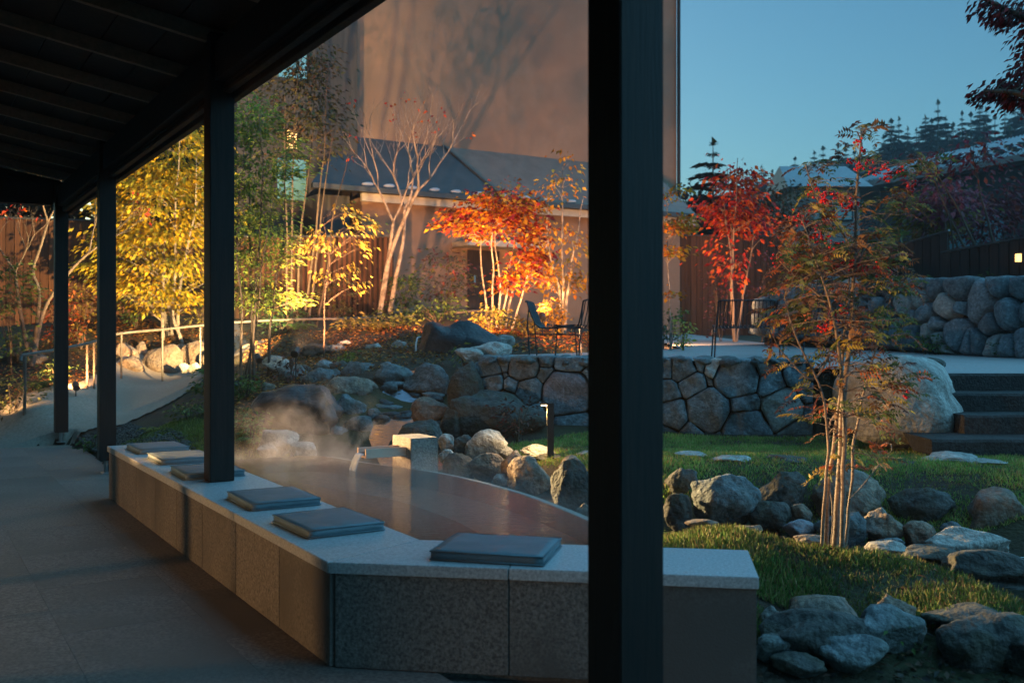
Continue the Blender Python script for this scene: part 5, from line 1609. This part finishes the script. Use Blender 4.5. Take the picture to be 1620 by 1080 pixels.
# ferns: arching fronds with leaflets
def fern(px, yb, Y, R_, n, seed, cols, label):
    rng = np.random.RandomState(seed); rr = random.Random(seed)
    b = base_on(px, yb, Y)
    root = empty('fern', b, label, 'fern', 'ferns on the garden banks')
    mb = MB(); P_, D_, Nn, L_ = [], [], [], []
    for k in range(n):
        a = 6.28 * k / n + rr.uniform(-.2, .2)
        o = Vector((math.cos(a), math.sin(a), 0))
        c = bez(Vector((0, 0, 0)), o * R_ * .45 + Vector((0, 0, R_ * .75)), o * R_ + Vector((0, 0, R_ * .15)), 12)
        mb.tube(c, .003, 4, cap=False)
        s_ = Vector((-o.y, o.x, 0))
        for i in range(2, 13):
            for sg in (-1, 1):
                P_.append(c[i]); D_.append(s_ * sg + o * .4 - Vector((0, 0, .2))); Nn.append((0, 0, 1)); L_.append(R_ * .34 * (1 - (i / 13.5) ** 2) + .01)
    mb.obj('stem', M_BARK, root)
    L_ = np.array(L_)
    leaf_object('frond', root, np.array([tuple(p) for p in P_]), np.array([tuple(p) for p in D_]), np.array(Nn, float), L_, L_ * .3, palette(rng, len(L_), cols), M_LEAF, 'stuff')
FG = [(.10, .22, .05), (.14, .26, .06)]; FY = [(.4, .3, .07), (.3, .26, .07)]
for i, a in enumerate(((405, 690, 9.8, .22, 9, FG, 'bright green fern beside the steamy white boulders'), (240, 672, 10.8, .16, 7, FY, 'yellow fern at the lawn edge behind the far cushions'), (600, 532, 15.0, .30, 8, FY, 'yellow fern behind the railing above the cascade'), (475, 540, 15.6, .3, 8, FG, 'green fern under the railing by the feathery tree'), (555, 530, 15.4, .28, 8, FY, 'yellowing fern under the railing beside the sapling'), (330, 590, 14.2, .25, 8, FG, 'green fern at the path bend'), (60, 620, 13.6, .3, 9, OLV, 'olive fern in the shaded left bed'))):
    fern(a[0], a[1], a[2], a[3], a[4], 800 + i, a[5], a[6])

# ------------------------------------------------------------------ rowan
Yr = 5.30
rb = base_on(1318, 872, Yr)
rowan = empty('rowan_tree', rb, 'slender rowan with red berry clusters and rusty feathered leaves on the lawn', 'tree')
rr = random.Random(77); rng = np.random.RandomState(77)
tb = MB(); SPt = []
def rstem(pxs, r0, dy0=0, dy1=0):
    n = len(pxs)
    P_ = [PY(x, y, Yr + dy0 + (dy1 - dy0) * i / (n - 1)) for i, (x, y) in enumerate(pxs)]
    if pxs[0][1] > 850: P_[0].z = G(P_[0].x, P_[0].y) - .04
    S_ = catmull(P_, 6)
    S_ = [p + Vector((noise.noise(p * 6) * .008, noise.noise(p * 6 + Vector((5, 5, 5))) * .008, 0)) for p in S_]
    m = len(S_)
    tb.tube([p - rb for p in S_], [r0 * (1 - .75 * i / (m - 1)) for i in range(m)], 8, cap=False)
    for i, p in enumerate(S_): SPt.append((p, r0 * (1 - .75 * i / (m - 1))))
rstem([(1320, 872), (1326, 780), (1334, 640), (1346, 520), (1352, 400), (1356, 300), (1364, 215)], .020)
rstem([(1306, 872), (1312, 760), (1330, 620), (1338, 500), (1344, 440)], .016, .05, .1)
rstem([(1332, 870), (1334, 760), (1336, 640), (1322, 520), (1300, 440), (1270, 350)], .015, -.08, -.2)
rstem([(1300, 872), (1304, 790), (1310, 700), (1300, 620), (1262, 540), (1240, 470)], .011, -.05, -.25)
rstem([(1334, 870), (1348, 760), (1352, 690), (1372, 600), (1402, 500), (1420, 430)], .011, .08, .25)
rstem([(1350, 430), (1375, 380), (1420, 320), (1468, 250)], .009, 0, .1)
rstem([(1352, 400), (1320, 350), (1290, 310), (1275, 260)], .008, 0, -.1)
rstem([(1340, 520), (1300, 470), (1250, 430), (1228, 405)], .009, 0, -.1)
rstem([(1350, 480), (1390, 430), (1425, 400)], .008, 0, .1)
rstem([(1312, 560), (1285, 600), (1240, 560), (1222, 530)], .007, -.1, -.3)
rstem([(1334, 640), (1390, 620), (1440, 600)], .007, 0, .2)
rstem([(1345, 790), (1370, 762), (1410, 712)], .006, 0, .1)
# red tinted thin suckers
rstem([(1314, 868), (1318, 800), (1310, 740), (1330, 690)], .006, .1, .1)
SPn = np.array([tuple(p) for p, _ in SPt])
# feathered leaves: (photo ellipse, count)
spec = [(1365, 208, 18, 12, 9), (1362, 245, 26, 18, 8), (1278, 265, 18, 12, 6), (1452, 262, 30, 18, 16), (1420, 320, 26, 22, 14), (1310, 300, 46, 28, 14), (1350, 330, 40, 30, 8), (1275, 350, 40, 30, 22), (1300, 390, 60, 30, 34), (1390, 390, 40, 30, 26), (1260, 430, 44, 36, 34), (1330, 440, 70, 40, 46), (1410, 440, 34, 36, 28), (1250, 490, 36, 36, 16), (1310, 500, 60, 36, 34), (1390, 520, 44, 34, 28), (1345, 560, 60, 30, 30), (1280, 560, 60, 40, 22), (1400, 600, 50, 36, 30), (1310, 640, 50, 36, 24), (1380, 660, 46, 34, 20), (1320, 700, 30, 26, 12), (1385, 720, 40, 26, 14), (1310, 745, 22, 18, 7), (1430, 600, 30, 24, 10)]
LP_, LD_, LN_, LL_, LW_, LC_ = [], [], [], [], [], []
ROW = np.array([(.09, .14, .05), (.15, .17, .06), (.22, .11, .05), (.30, .09, .045), (.38, .28, .07), (.46, .12, .04), (.12, .06, .05), (.50, .38, .07)])
RWT = np.array([5, 4, 4, 3, 2, 2, 3, 1.0]); RWT /= RWT.sum()
for (ex, ey, rx, ry, n) in spec:
    n = int(n * (1.5 if ey < 560 else .95))
    for _ in range(n):
        a = rng.uniform(0, 6.28); r = math.sqrt(rng.uniform(0, 1))
        dY_ = rng.normal() * .20 * min(1, rx / 40)
        c = PY(ex + rx * r * math.cos(a), ey + ry * r * math.sin(a), Yr + dY_)
        hd = np.linalg.norm(SPn - np.array(tuple(c)), axis=1) + np.clip(SPn[:, 2] - c.z, 0, None) * .6
        k = int(np.argmin(hd)); st0 = SPt[k][0]
        d = (c - st0); d.z *= .3
        d = d + Vector((rng.normal() * .05, rng.normal() * .05, .02))
        if d.length < .02: d = Vector((rng.normal(), rng.normal(), .1))
        d.normalize()
        ln = .092 * rng.uniform(.65, 1.3)
        # petiole twig
        tb.tube([st0 - rb, st0.lerp(c, .5) + Vector((0, 0, .02)) - rb, c - rb], [.0022, .0016, .0011], 3, cap=False)
        e = bez(c, c + d * ln * .5 + Vector((0, 0, .012)), c + d * ln - Vector((0, 0, ln * rng.uniform(-.1, .9))), 6)
        tb.tube([p - rb for p in e], .0009, 3, cap=False)
        base_col = ROW[rng.choice(8, p=RWT)] * rng.uniform(.75, 1.3)
        s_ = d.cross(Vector((0, 0, 1)))
        if s_.length < .1: s_ = Vector((1, 0, 0))
        s_.normalize()
        _q = Matrix.Rotation(rng.normal() * .7, 3, d); s_ = _q @ s_
        upv = s_.cross(d)
        curl = rng.uniform(-.5, .5)
        for i in range(1, 7):
            for sg in (-1, 1):
                LP_.append(tuple(e[i] - rb)); LD_.append(tuple(s_ * sg + d * .55 - Vector((0, 0, .25 + .3 * rng.uniform()))))
                LN_.append(tuple(upv + s_ * sg * curl + Vector((rng.normal(), rng.normal(), 0)) * .25)); LL_.append(.037 * rng.uniform(.7, 1.25) * (1 - .03 * i)); LC_.append(tuple(np.clip(base_col * rng.uniform(.8, 1.25), 0, 1)))
        LP_.append(tuple(e[6] - rb)); LD_.append(tuple(d - Vector((0, 0, .5)))); LN_.append((0, 0, 1)); LL_.append(.04); LC_.append(tuple(base_col))
tb.obj('trunk', M_BARKR, rowan, smooth=True)
LL_ = np.array(LL_)
leaf_object('foliage', rowan, np.array(LP_), np.array(LD_), np.array(LN_), LL_, LL_ * .42, np.array(LC_), M_LEAF, 'stuff')
# berry clusters
bv, bfc = ICO[1]
for (x, y, n, s) in ((1366, 238, 10, .8), (1358, 222, 8, .7), (1345, 256, 9, .7), (1360, 262, 14, .8), (1376, 258, 9, .7), (1382, 270, 10, .8), (1402, 275, 22, 1.0), (1396, 262, 12, .9), (1425, 268, 9, .8), (1288, 303, 34, 1.1), (1302, 312, 26, 1.2), (1320, 308, 16, 1.0), (1345, 322, 18, 1.0), (1338, 330, 12, .8), (1264, 343, 24, 1.2), (1272, 350, 12, .8), (1306, 348, 14, .9), (1290, 376, 22, 1.1), (1296, 362, 16, .9), (1310, 380, 10, .8), (1327, 388, 14, .8), (1338, 384, 12, .8), (1232, 408, 20, 1.0), (1362, 424, 36, 1.4), (1348, 418, 12, .8), (1404, 428, 16, 1.0), (1320, 498, 22, 1.2), (1302, 516, 16, 1.1), (1334, 492, 14, .9), (1444, 292, 18, 1.0), (1438, 300, 10, .8), (1433, 624, 10, .7), (1322, 418, 10, .8), (1388, 424, 10, .8)):
    c = PY(x, y, Yr - .06 + rr.uniform(-.12, .08))
    V_, F_ = [], []
    for k in range(n):
        o = np.array([rr.gauss(0, .017 * s), rr.gauss(0, .017 * s), rr.gauss(-.004, .016 * s)])
        r = .0072 * rr.uniform(.8, 1.15)
        b0 = len(V_)
        V_ += (bv * r + o).tolist(); F_ += [tuple(b0 + i for i in f) for f in bfc]
    me = bpy.data.meshes.new('berry_cluster'); me.from_pydata(V_, [], F_); me.polygons.foreach_set('use_smooth', [True] * len(me.polygons)); me.materials.append(M_BERRY)
    link_mesh('berry_cluster', me, None, rowan, loc=c - rb)

# overhanging red maple at the right edge
Yt = 7.2
plant('overhanging_maple', 'maple with wine red leaves hanging in from beside the steps', 'tree', base_on(1790, 700, Yt),
      [[base_on(1790, 700, Yt) - Vector((0, 0, .1)), PY(1785, 500, Yt), PY(1760, 250, Yt), PY(1700, 60, Yt)], [PY(1772, 330, Yt), PY(1700, 200, Yt), PY(1620, 150, Yt - .1), PY(1560, 145, Yt - .1)], [PY(1760, 250, Yt), PY(1690, 60, Yt), PY(1600, 20, Yt), PY(1550, -8, Yt)]],
      blobs([(1560, 148, 12, 8, 7), (1590, 140, 20, 14, 14), (1612, 110, 10, 12, 6), (1600, 160, 18, 8, 8), (1560, 5, 20, 6, 6), (1590, 24, 20, 10, 10), (1612, 12, 12, 16, 6), (1585, 36, 8, 6, 4), (1640, 60, 30, 60, 20), (1640, 150, 30, 40, 20)], Yt, 91), Yt,
      (0.055, [(.16, .02, .025), (.22, .03, .03), (.11, .02, .02)]), M_BARK, 92, trunk_r=.05, spread=.05, per=16, flat=.6, droop=1.1, lw=.45)

# ------------------------------------------------------------------ conifers
def conifer_mesh(seed, tiers=22, tip=True, dens=1.0, cols=((.020, .040, .026), (.030, .055, .035), (.016, .030, .024))):
    rng = np.random.RandomState(seed)
    P_, D_, Nn, L_ = [], [], [], []
    for t in range(tiers):
        u = t / (tiers - 1)
        z = .10 + .88 * u
        r = (.20 * (1 - u) ** .85 + .012) * rng.uniform(.7, 1.2)
        z += rng.uniform(-.015, .015) * (1 - u)
        nb = int((9 if u < .7 else 6) * dens)
        a0 = rng.uniform(0, 6.28)
        for b in range(nb):
            a = a0 + 6.28 * b / nb + rng.uniform(-.3, .3)
            rr_ = r * rng.uniform(.6, 1.15)
            o = np.array([math.cos(a), math.sin(a), 0])
            s_ = np.array([-o[1], o[0], 0])
            for j in range(5):
                f = (j + .6) / 5
                p = o * rr_ * f + np.array([0, 0, z + (.02 - .06 * f) * (1 - u) + rng.uniform(-.008, .008)])
                for sg in (-1, 1, 0):
                    P_.append(p); D_.append(o * (.8 if sg else 1.2) + s_ * sg * .9 + np.array([0, 0, -.25 + .3 * u])); Nn.append((0, 0, 1)); L_.append(rr_ * .75 * rng.uniform(.7, 1.2))
    P_.append(np.array([0, 0, .97])); D_.append(np.array([0, 0, 1.0])); Nn.append((1, 0, 0)); L_.append(.05)
    L_ = np.array(L_)
    colr = palette(rng, len(L_), cols)
    o = leaf_object('crown', None, np.array(P_), np.array(D_), np.array(Nn, float), L_, L_ * .7, colr, M_NEEDLE)
    me = o.data; bpy.data.objects.remove(o)
    return me
trunk_me = MB().tube([(0, 0, -.05), (0, 0, .5), (0, 0, .97)], [.014, .009, .002], 6, cap=False).mesh('trunk'); trunk_me.materials.append(M_BARK)
CM = [conifer_mesh(s, t_) for s, t_ in ((1, 22), (2, 17), (3, 27), (4, 20), (5, 24), (6, 15), (7, 30))]
def conifer(base, h, w, k, label, group, rz):
    root = empty('conifer', base, label, 'tree', group, rz)
    a = link_mesh('crown', CM[k % 7], None, root, scale=(h * w, h * w, h)); a['kind'] = 'stuff'
    link_mesh('trunk', trunk_me, None, root, scale=(h, h, h))
fb_ = PY(1128, 500, 30); fb_.z = G(fb_.x, fb_.y)
conifer(fb_, (PY(1130, 222, 30).z - fb_.z), 1.35, 1, 'dark fir rising behind the brown fence beside the red maple', None, .4)
rr = random.Random(5)
# forest line on the hill: photo tops
tops = [(1080, 330), (1100, 318), (1205, 262), (1222, 270), (1240, 272), (1258, 250), (1275, 262), (1288, 240), (1302, 233), (1314, 250), (1326, 228), (1338, 236), (1352, 240), (1370, 248), (1384, 232), (1398, 215), (1410, 190), (1422, 186), (1436, 202), (1450, 204), (1464, 184), (1474, 190), (1484, 160), (1496, 186), (1508, 196), (1522, 178), (1536, 180), (1550, 168), (1560, 172), (1574, 184), (1590, 178), (1606, 165), (1622, 150), (1645, 160), (1190, 285), (1172, 292), (1155, 300), (1140, 306), (1232, 285), (1268, 280), (1296, 268), (1330, 262), (1360, 268), (1390, 250), (1415, 235), (1445, 235), (1470, 222), (1500, 215), (1530, 212), (1560, 210), (1600, 205), (1660, 190)]
for k_ in range(60):
    px = 1075 + 580 * rr.random()
    tops.append((px, float(np.interp(px, (1080, 1210, 1300, 1400, 1490, 1620, 1660), (345, 300, 272, 245, 215, 205, 195))) + rr.uniform(-8, 26)))
for k, (px, py) in enumerate(tops):
    Y = (118 if k < 34 else 104) + rr.uniform(-6, 8)
    b = Vector(((px - CX) / FPX * Y, Y, 0)); b.z = G(b.x, b.y) - .5
    h = PY(px, py, Y).z - b.z
    conifer(b, h, rr.uniform(.8, 1.4), k, 'dark conifer in the forest line along the hill', 'forest line conifers on the hill', rr.uniform(0, 6.28))

# ------------------------------------------------------------------ stream
sp_pts = [(-1.15, 12.0, .92, .35), (-1.12, 11.5, .88, .35), (-1.12, 11.1, .70, .32), (-1.10, 10.75, .52, .36), (-1.05, 10.35, .42, .40), (-1.0, 9.9, .30, .42), (-.8, 9.2, .20, .45), (-.5, 8.4, .13, .55), (.0, 7.3, .09, .7), (.4, 6.6, .085, .85), (.75, 6.35, .085, .75), (1.15, 6.3, .085, .62), (1.75, 6.1, .085, .6), (2.25, 5.8, .085, .6), (2.75, 5.45, .085, .6), (3.4, 5.0, .085, .6), (4.3, 4.5, .085, .6)]
m = MB()
for i, (x, y, z, w) in enumerate(sp_pts):
    a = Vector(sp_pts[max(i - 1, 0)][:2]); b = Vector(sp_pts[min(i + 1, len(sp_pts) - 1)][:2])
    t = (b - a).normalized(); s_ = Vector((-t.y, t.x))
    for q in (-1, -.33, .33, 1):
        m.v.append((x + s_.x * w * q, y + s_.y * w * q, z))
for i in range(len(sp_pts) - 1):
    for q in range(3):
        a = i * 4 + q
        m.f.append((a, a + 1, a + 5, a + 4))
prop(m.obj('stream', M_STREAM, smooth=True), kind='structure')
# slate slabs in the cascade
rr = random.Random(21)
for k in range(16):
    u = k / 15
    py = 602 + 86 * u + rr.uniform(-4, 4); px = 640 + rr.uniform(-48, 50)
    Y = 11.3 - 1.2 * u
    B(px, py, rr.uniform(28, 54), rr.uniform(6, 11), M_BLACKST if rr.random() < .6 else M_BLUE, 'wet dark slate slab lying in the cascade', 'slate slabs in the cascade', Y=Y, name='slate_slab', ang=1.0, dep=.8, sink=.45, sub=2)
# ------------------------------------------------------------------ grass, leaf litter, gravel
def scatter(poly, dens, seed):
    rng = np.random.RandomState(seed)
    P_ = np.array([(p[0], p[1]) for p in poly])
    lo, hi = P_.min(0), P_.max(0)
    n = int((hi - lo).prod() * dens)
    x = rng.uniform(lo[0], hi[0], n); y = rng.uniform(lo[1], hi[1], n)
    k = in_poly(x, y, poly)
    return x[k], y[k], rng

def grass(name, label, poly, dens, h, seed, cols, keep=None):
    x, y, rng = scatter(poly, dens, seed)
    cl = np.array([noise.noise(Vector((a * 2.2, b * 2.2, seed))) + .5 * noise.noise(Vector((a * 7, b * 7, seed))) for a, b in zip(x, y)])
    k = rng.uniform(0, 1, len(x)) < .70 + .75 * cl
    if keep is not None: k &= keep(x, y)
    x, y, cl = x[k], y[k], cl[k]
    z = ground_np(x, y)
    n = len(x)
    D_ = rng.normal(size=(n, 3)) * .45; D_[:, 2] = 1
    L_ = h * rng.uniform(.5, 1.4, n) * (1 + .5 * cl)
    colr = palette(rng, n, cols, None, .3) * (1 + .5 * cl)[:, None]
    root = leaf_object(name, None, np.c_[x, y, z - .005], D_, rng.normal(size=(n, 3)), L_, np.full(n, .0055) * (1 + 4 * (h < .03)) , np.clip(colr, 0, 1), M_GRASS, 'stuff')
    prop(root, label, 'grass')
GR = [(.12, .20, .045), (.15, .23, .05), (.21, .24, .06), (.09, .15, .035), (.30, .26, .10), (.24, .15, .07)]
near_poly = [PZ(1050, 828, .2), PZ(1180, 838, .19), PZ(1300, 868, .2), PZ(1420, 880, .17), PZ(1560, 930, .12), PZ(1700, 965, .1), PZ(1720, 1010, .07), PZ(1560, 1000, .06), PZ(1400, 985, .06), PZ(1260, 975, .05), PZ(1190, 960, .06), (1.10, 4.2, 0), (1.0, 4.35, 0), (.6, 4.75, 0)]
def not_pool(x, y):
    return ~in_poly(x, y, [(p.x, p.y) for p in poly]) & (np.hypot(x - 9, y) > 0)
grass('near_lawn_grass', 'tufted green grass of the near lawn around the rowan', near_poly, 18000, .042, 1, GR, not_pool)
far_poly = [PZ(740, 705, .33), PZ(850, 700, .36), PZ(930, 692, .37), PZ(1065, 690, .37), PZ(1330, 694, .38), PZ(1500, 712, .43), (5.5, 7.35, 0), (5.6, 6.4, 0), PZ(1620, 785, .36), PZ(1500, 785, .36), PZ(1300, 780, .36), PZ(1080, 760, .35), PZ(960, 760, .33), PZ(880, 735, .33)]
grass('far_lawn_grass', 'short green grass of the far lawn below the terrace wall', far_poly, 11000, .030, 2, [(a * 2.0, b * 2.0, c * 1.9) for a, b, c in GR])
left_poly = [PZ(186, 696, .2), PZ(270, 682, .26), PZ(350, 680, .28), PZ(430, 690, .27), PZ(460, 712, .24), PZ(380, 724, .22), (-2.4, 8.5, 0), (-2.9, 8.45, 0), PZ(190, 704, .15)]
grass('corner_lawn_grass', 'yellow green grass patch behind the far end of the bench', left_poly, 12000, .035, 3, [(.17, .21, .04), (.22, .24, .05), (.12, .16, .03), (.30, .27, .09)])

def litter(name, label, poly, dens, seed, cols, ll):
    x, y, rng = scatter(poly, dens, seed)
    z = ground_np(x, y); n = len(x)
    D_ = rng.normal(size=(n, 3)); D_[:, 2] *= .25
    N_ = rng.normal(size=(n, 3)) * .4; N_[:, 2] = 1
    o = leaf_object(name, None, np.c_[x, y, z + rng.uniform(.004, .03, n)], D_, N_, ll * rng.uniform(.5, 1.3, n), ll * rng.uniform(.3, .7, n), palette(rng, n, cols, None, .4), M_LEAF, 'stuff')
    prop(o, label, 'leaves')
litter('bank_leaf_litter', 'fallen brown and orange leaves on the planted banks', [PZ(380, 690, .28), PZ(330, 672, .3), PZ(340, 640, .45), PY(380, 580, 14), PY(400, 548, 15.4), PY(760, 520, 15), PY(700, 575, 12), PY(560, 590, 11.6), PY(450, 640, 10.4)], 420, 11, BRN, .06)
litter('shade_leaf_litter', 'fallen leaves on the shaded bed by the left railing', [PZ(-60, 682, .1), PZ(110, 655, .22), PZ(160, 628, .36), PZ(200, 598, .6), PY(150, 560, 16.4), PY(-60, 560, 15.4)], 330, 12, BRN, .06)
litter('maple_leaf_litter', 'bright orange fallen leaves under the orange maple and tree', [PY(740, 545, 13.5), PY(720, 515, 16), PY(940, 510, 16), PY(1000, 535, 14.4), PY(860, 545, 13.6)], 420, 13, [(.5, .17, .03), (.42, .10, .03), (.5, .28, .05)], .07)
litter('bank_foot_leaf_litter', 'brown leaves along the foot of the boulder bank', [(3.9, 16.6, 0), (4.9, 14.2, 0), (5.9, 12.0, 0), (7.0, 11.0, 0), (7.6, 11.6, 0), (6.4, 12.6, 0), (5.2, 15.4, 0), (4.4, 17.2, 0)], 500, 14, BRN, .06)
litter('upper_leaf_litter', 'red brown fallen leaves under the yellow tree behind the bank boulders', [PY(150, 545, 16.3), PY(430, 545, 15.8), PY(480, 515, 17.6), PY(120, 510, 18)], 330, 15, BRN, .08)
litter('rock_edge_leaf_litter', 'dark dead leaves and twigs between the near boulders', [PZ(1190, 1000, .03), PZ(1300, 985, .05), PZ(1700, 1010, .05), PZ(1750, 1100, -.05), PZ(1190, 1120, -.06)], 520, 17, [(.05, .035, .025), (.09, .05, .03), (.12, .06, .03), (.04, .035, .03)], .045)
litter('lawn_fallen_leaves', 'scattered dry leaves lying on the near lawn', near_poly, 34, 16, [(.10, .04, .02), (.2, .07, .03)], .05)
# gravel strip beside the veranda
x, y, rng = scatter([ST(3.3, .14), ST(6.8, .14), ST(6.8, .75), ST(3.3, .75)], 900, 31)
gv = MB(); pb, pf = ICO[1]
for a, b in zip(x, y):
    s = rng.uniform(.012, .028); b0 = len(gv.v)
    q = pb * np.array([s * rng.uniform(.8, 1.4), s * rng.uniform(.8, 1.3), s * .7]) + np.array([a, b, max(G(a, b), -.04) + .01])
    gv.v += q.tolist(); gv.f += [tuple(b0 + i for i in f) for f in pf]
prop(gv.obj('gravel', M_DARKST), 'dark gravel strip beside the veranda floor', 'gravel', kind='stuff')

# ------------------------------------------------------------------ garden spotlights of the place, and added ones
WARM = (1.0, 0.56, 0.22)
spotlight(PY(408, 566, 13.4), PY(258, 320, 17.0), 1800, 84, (1.0, .66, .26), 'glowing garden spotlight under the feathery tree')
spotlight(PY(858, 500, 14.6), PY(800, 330, 17.5), 170, 95, (1.0, .50, .20), 'bright garden spotlight behind the profile chair')
spotlight(PY(468, 556, 11.4), PY(670, 200, 22.0), 1600, 52, (1.0, .47, .20), 'garden spotlight on the stones above the black lava boulder')
spotlight(PY(985, 559, 11.0), PY(840, 250, 24.0), 1100, 48, (1.0, .47, .20), 'garden spotlight on the patio edge behind the great post')
spotlight(PY(1130, 525, 17.0), PY(1170, 340, 19.5), 200, 80, (1.0, .42, .14), 'garden spotlight under the red maple')
spotlight(PY(120, 610, 13.6), PY(60, 420, 17.0), 150, 100, (1.0, .48, .16), 'garden spotlight in the shaded left bed')
spotlight(PY(-70, 630, 12.4), PY(230, 580, 15.0), 70, 60, (1.0, .58, .24), 'garden spotlight at the path outside the railing end')
spotlight(PY(372, 612, 11.4), PY(405, 330, 12.7), 230, 80, (1.0, .70, .34), 'added spotlight at the foot of the feathery tree behind the bench post')  # lamp added to brighten the feathery tree
spotlight(PY(738, 516, 13.5), PY(700, 400, 20.5), 620, 74, (1.0, .46, .17), 'garden spotlight hidden behind the black fountain rock')
spotlight(PY(1050, 520, 16.4), PY(1150, 480, 24.0), 330, 100, (1.0, .52, .24), 'added spotlight beside the potted plant at the building corner')  # lamp added to warm the patio, fence and red maple
# unseen spotlights added at left for warm light on bench, rowan and spout
spotlight((-6.0, 3.1, 0.62), (-1.3, 6.4, -.5), 210, 74, WARM, 'added out of view spotlight turned to the bench', radius=.06)
def polar(p, az, el): return (p[0] + math.cos(R(az)), p[1] + math.sin(R(az)), p[2] + math.tan(R(el)))
p_ = (-3.9, 4.05, 0.95)
spotlight(p_, polar(p_, 13.0, 6.5), 950, 26, WARM, 'added out of view spotlight turned to the rowan', radius=.05, blend=.5)
p_ = (-4.3, 7.4, 0.72)
spotlight(p_, polar(p_, -5.0, 1.0), 600, 26, WARM, 'added out of view spotlight turned to the spout', radius=.05, blend=.6)

spotlight((-4.2, 10.3, 1.80), (1.68, 5.58, 0.22), 5200, 14, (1.0, .70, .32), 'added spotlight hidden behind the slim veranda post', radius=.04, blend=.4)  # unseen lamp added to brighten the strip of near lawn
# ------------------------------------------------------------------ steam over the pool
sv = bpy.data.materials.new('steam'); sv.use_nodes = True
nt = sv.node_tree; nt.nodes.clear()
N, L = nt.nodes.new, nt.links.new
so = N('ShaderNodeOutputMaterial'); pv = N('ShaderNodeVolumePrincipled')
pv.inputs['Color'].default_value = (.95, .95, .95, 1); pv.inputs['Anisotropy'].default_value = .2
tc = N('ShaderNodeTexCoord')
n1 = N('ShaderNodeTexNoise'); n1.inputs['Scale'].default_value = 3.6; n1.inputs['Detail'].default_value = 6; n1.inputs['Distortion'].default_value = 1.0
mq = N('ShaderNodeMapping'); mq.inputs['Scale'].default_value = (1.25, 1.0, 0.75)
L(tc.outputs['Object'], mq.inputs[0]); L(mq.outputs[0], n1.inputs['Vector'])
mr = N('ShaderNodeMapRange'); mr.inputs[1].default_value = .50; mr.inputs[2].default_value = .80
L(n1.outputs['Fac'], mr.inputs[0])
gr = N('ShaderNodeTexGradient'); gr.gradient_type = 'SPHERICAL'
mp = N('ShaderNodeMapping'); mp.inputs['Location'].default_value = (.42, -.72, 0); mp.inputs['Scale'].default_value = (0.95, 1.3, 1.6)
L(tc.outputs['Object'], mp.inputs[0]); L(mp.outputs[0], gr.inputs[0])
mu = N('ShaderNodeMath'); mu.operation = 'MULTIPLY'; L(mr.outputs[0], mu.inputs[0]); L(gr.outputs['Fac'], mu.inputs[1])
mu2 = N('ShaderNodeMath'); mu2.operation = 'MULTIPLY'; mu2.inputs[1].default_value = 3.4; L(mu.outputs[0], mu2.inputs[0])
# a thin layer of mist lying on the whole water surface
sx = N('ShaderNodeSeparateXYZ'); L(tc.outputs['Object'], sx.inputs[0])
mz = N('ShaderNodeMapRange'); mz.inputs[1].default_value = 0.0; mz.inputs[2].default_value = .16; mz.inputs[3].default_value = .60; mz.inputs[4].default_value = 0.0
L(sx.outputs['Z'], mz.inputs[0])
mz2 = N('ShaderNodeMath'); mz2.operation = 'MULTIPLY'; L(mz.outputs[0], mz2.inputs[0]); L(n1.outputs['Fac'], mz2.inputs[1])
ma = N('ShaderNodeMath'); ma.operation = 'ADD'; L(mu2.outputs[0], ma.inputs[0]); L(mz2.outputs[0], ma.inputs[1])
L(ma.outputs[0], pv.inputs['Density']); L(pv.outputs[0], so.inputs['Volume'])
# the cloud fills the outline of the pool
smb = MB(); smb.prism([(p.x + .9, p.y - 6.8) for p in poly], 0.0, 0.62)
stm = smb.obj('steam', sv, loc=(-.9, 6.8, WZ + .012))
prop(stm, 'white steam drifting off the hot pool by the spout', 'steam', kind='stuff')

# ------------------------------------------------------------------ evening haze
hz = bpy.data.materials.new('haze'); hz.use_nodes = True
nt = hz.node_tree; nt.nodes.clear()
ho = nt.nodes.new('ShaderNodeOutputMaterial'); hv = nt.nodes.new('ShaderNodeVolumePrincipled')
hv.inputs['Color'].default_value = (.88, .94, 1.0, 1); hv.inputs['Density'].default_value = 0.0009
nt.links.new(hv.outputs[0], ho.inputs['Volume'])
prop(MB().box((0, 170, 28), (1000, 640, 62)).obj('haze', hz), 'thin blue evening haze over the garden and hill', 'haze', kind='stuff')
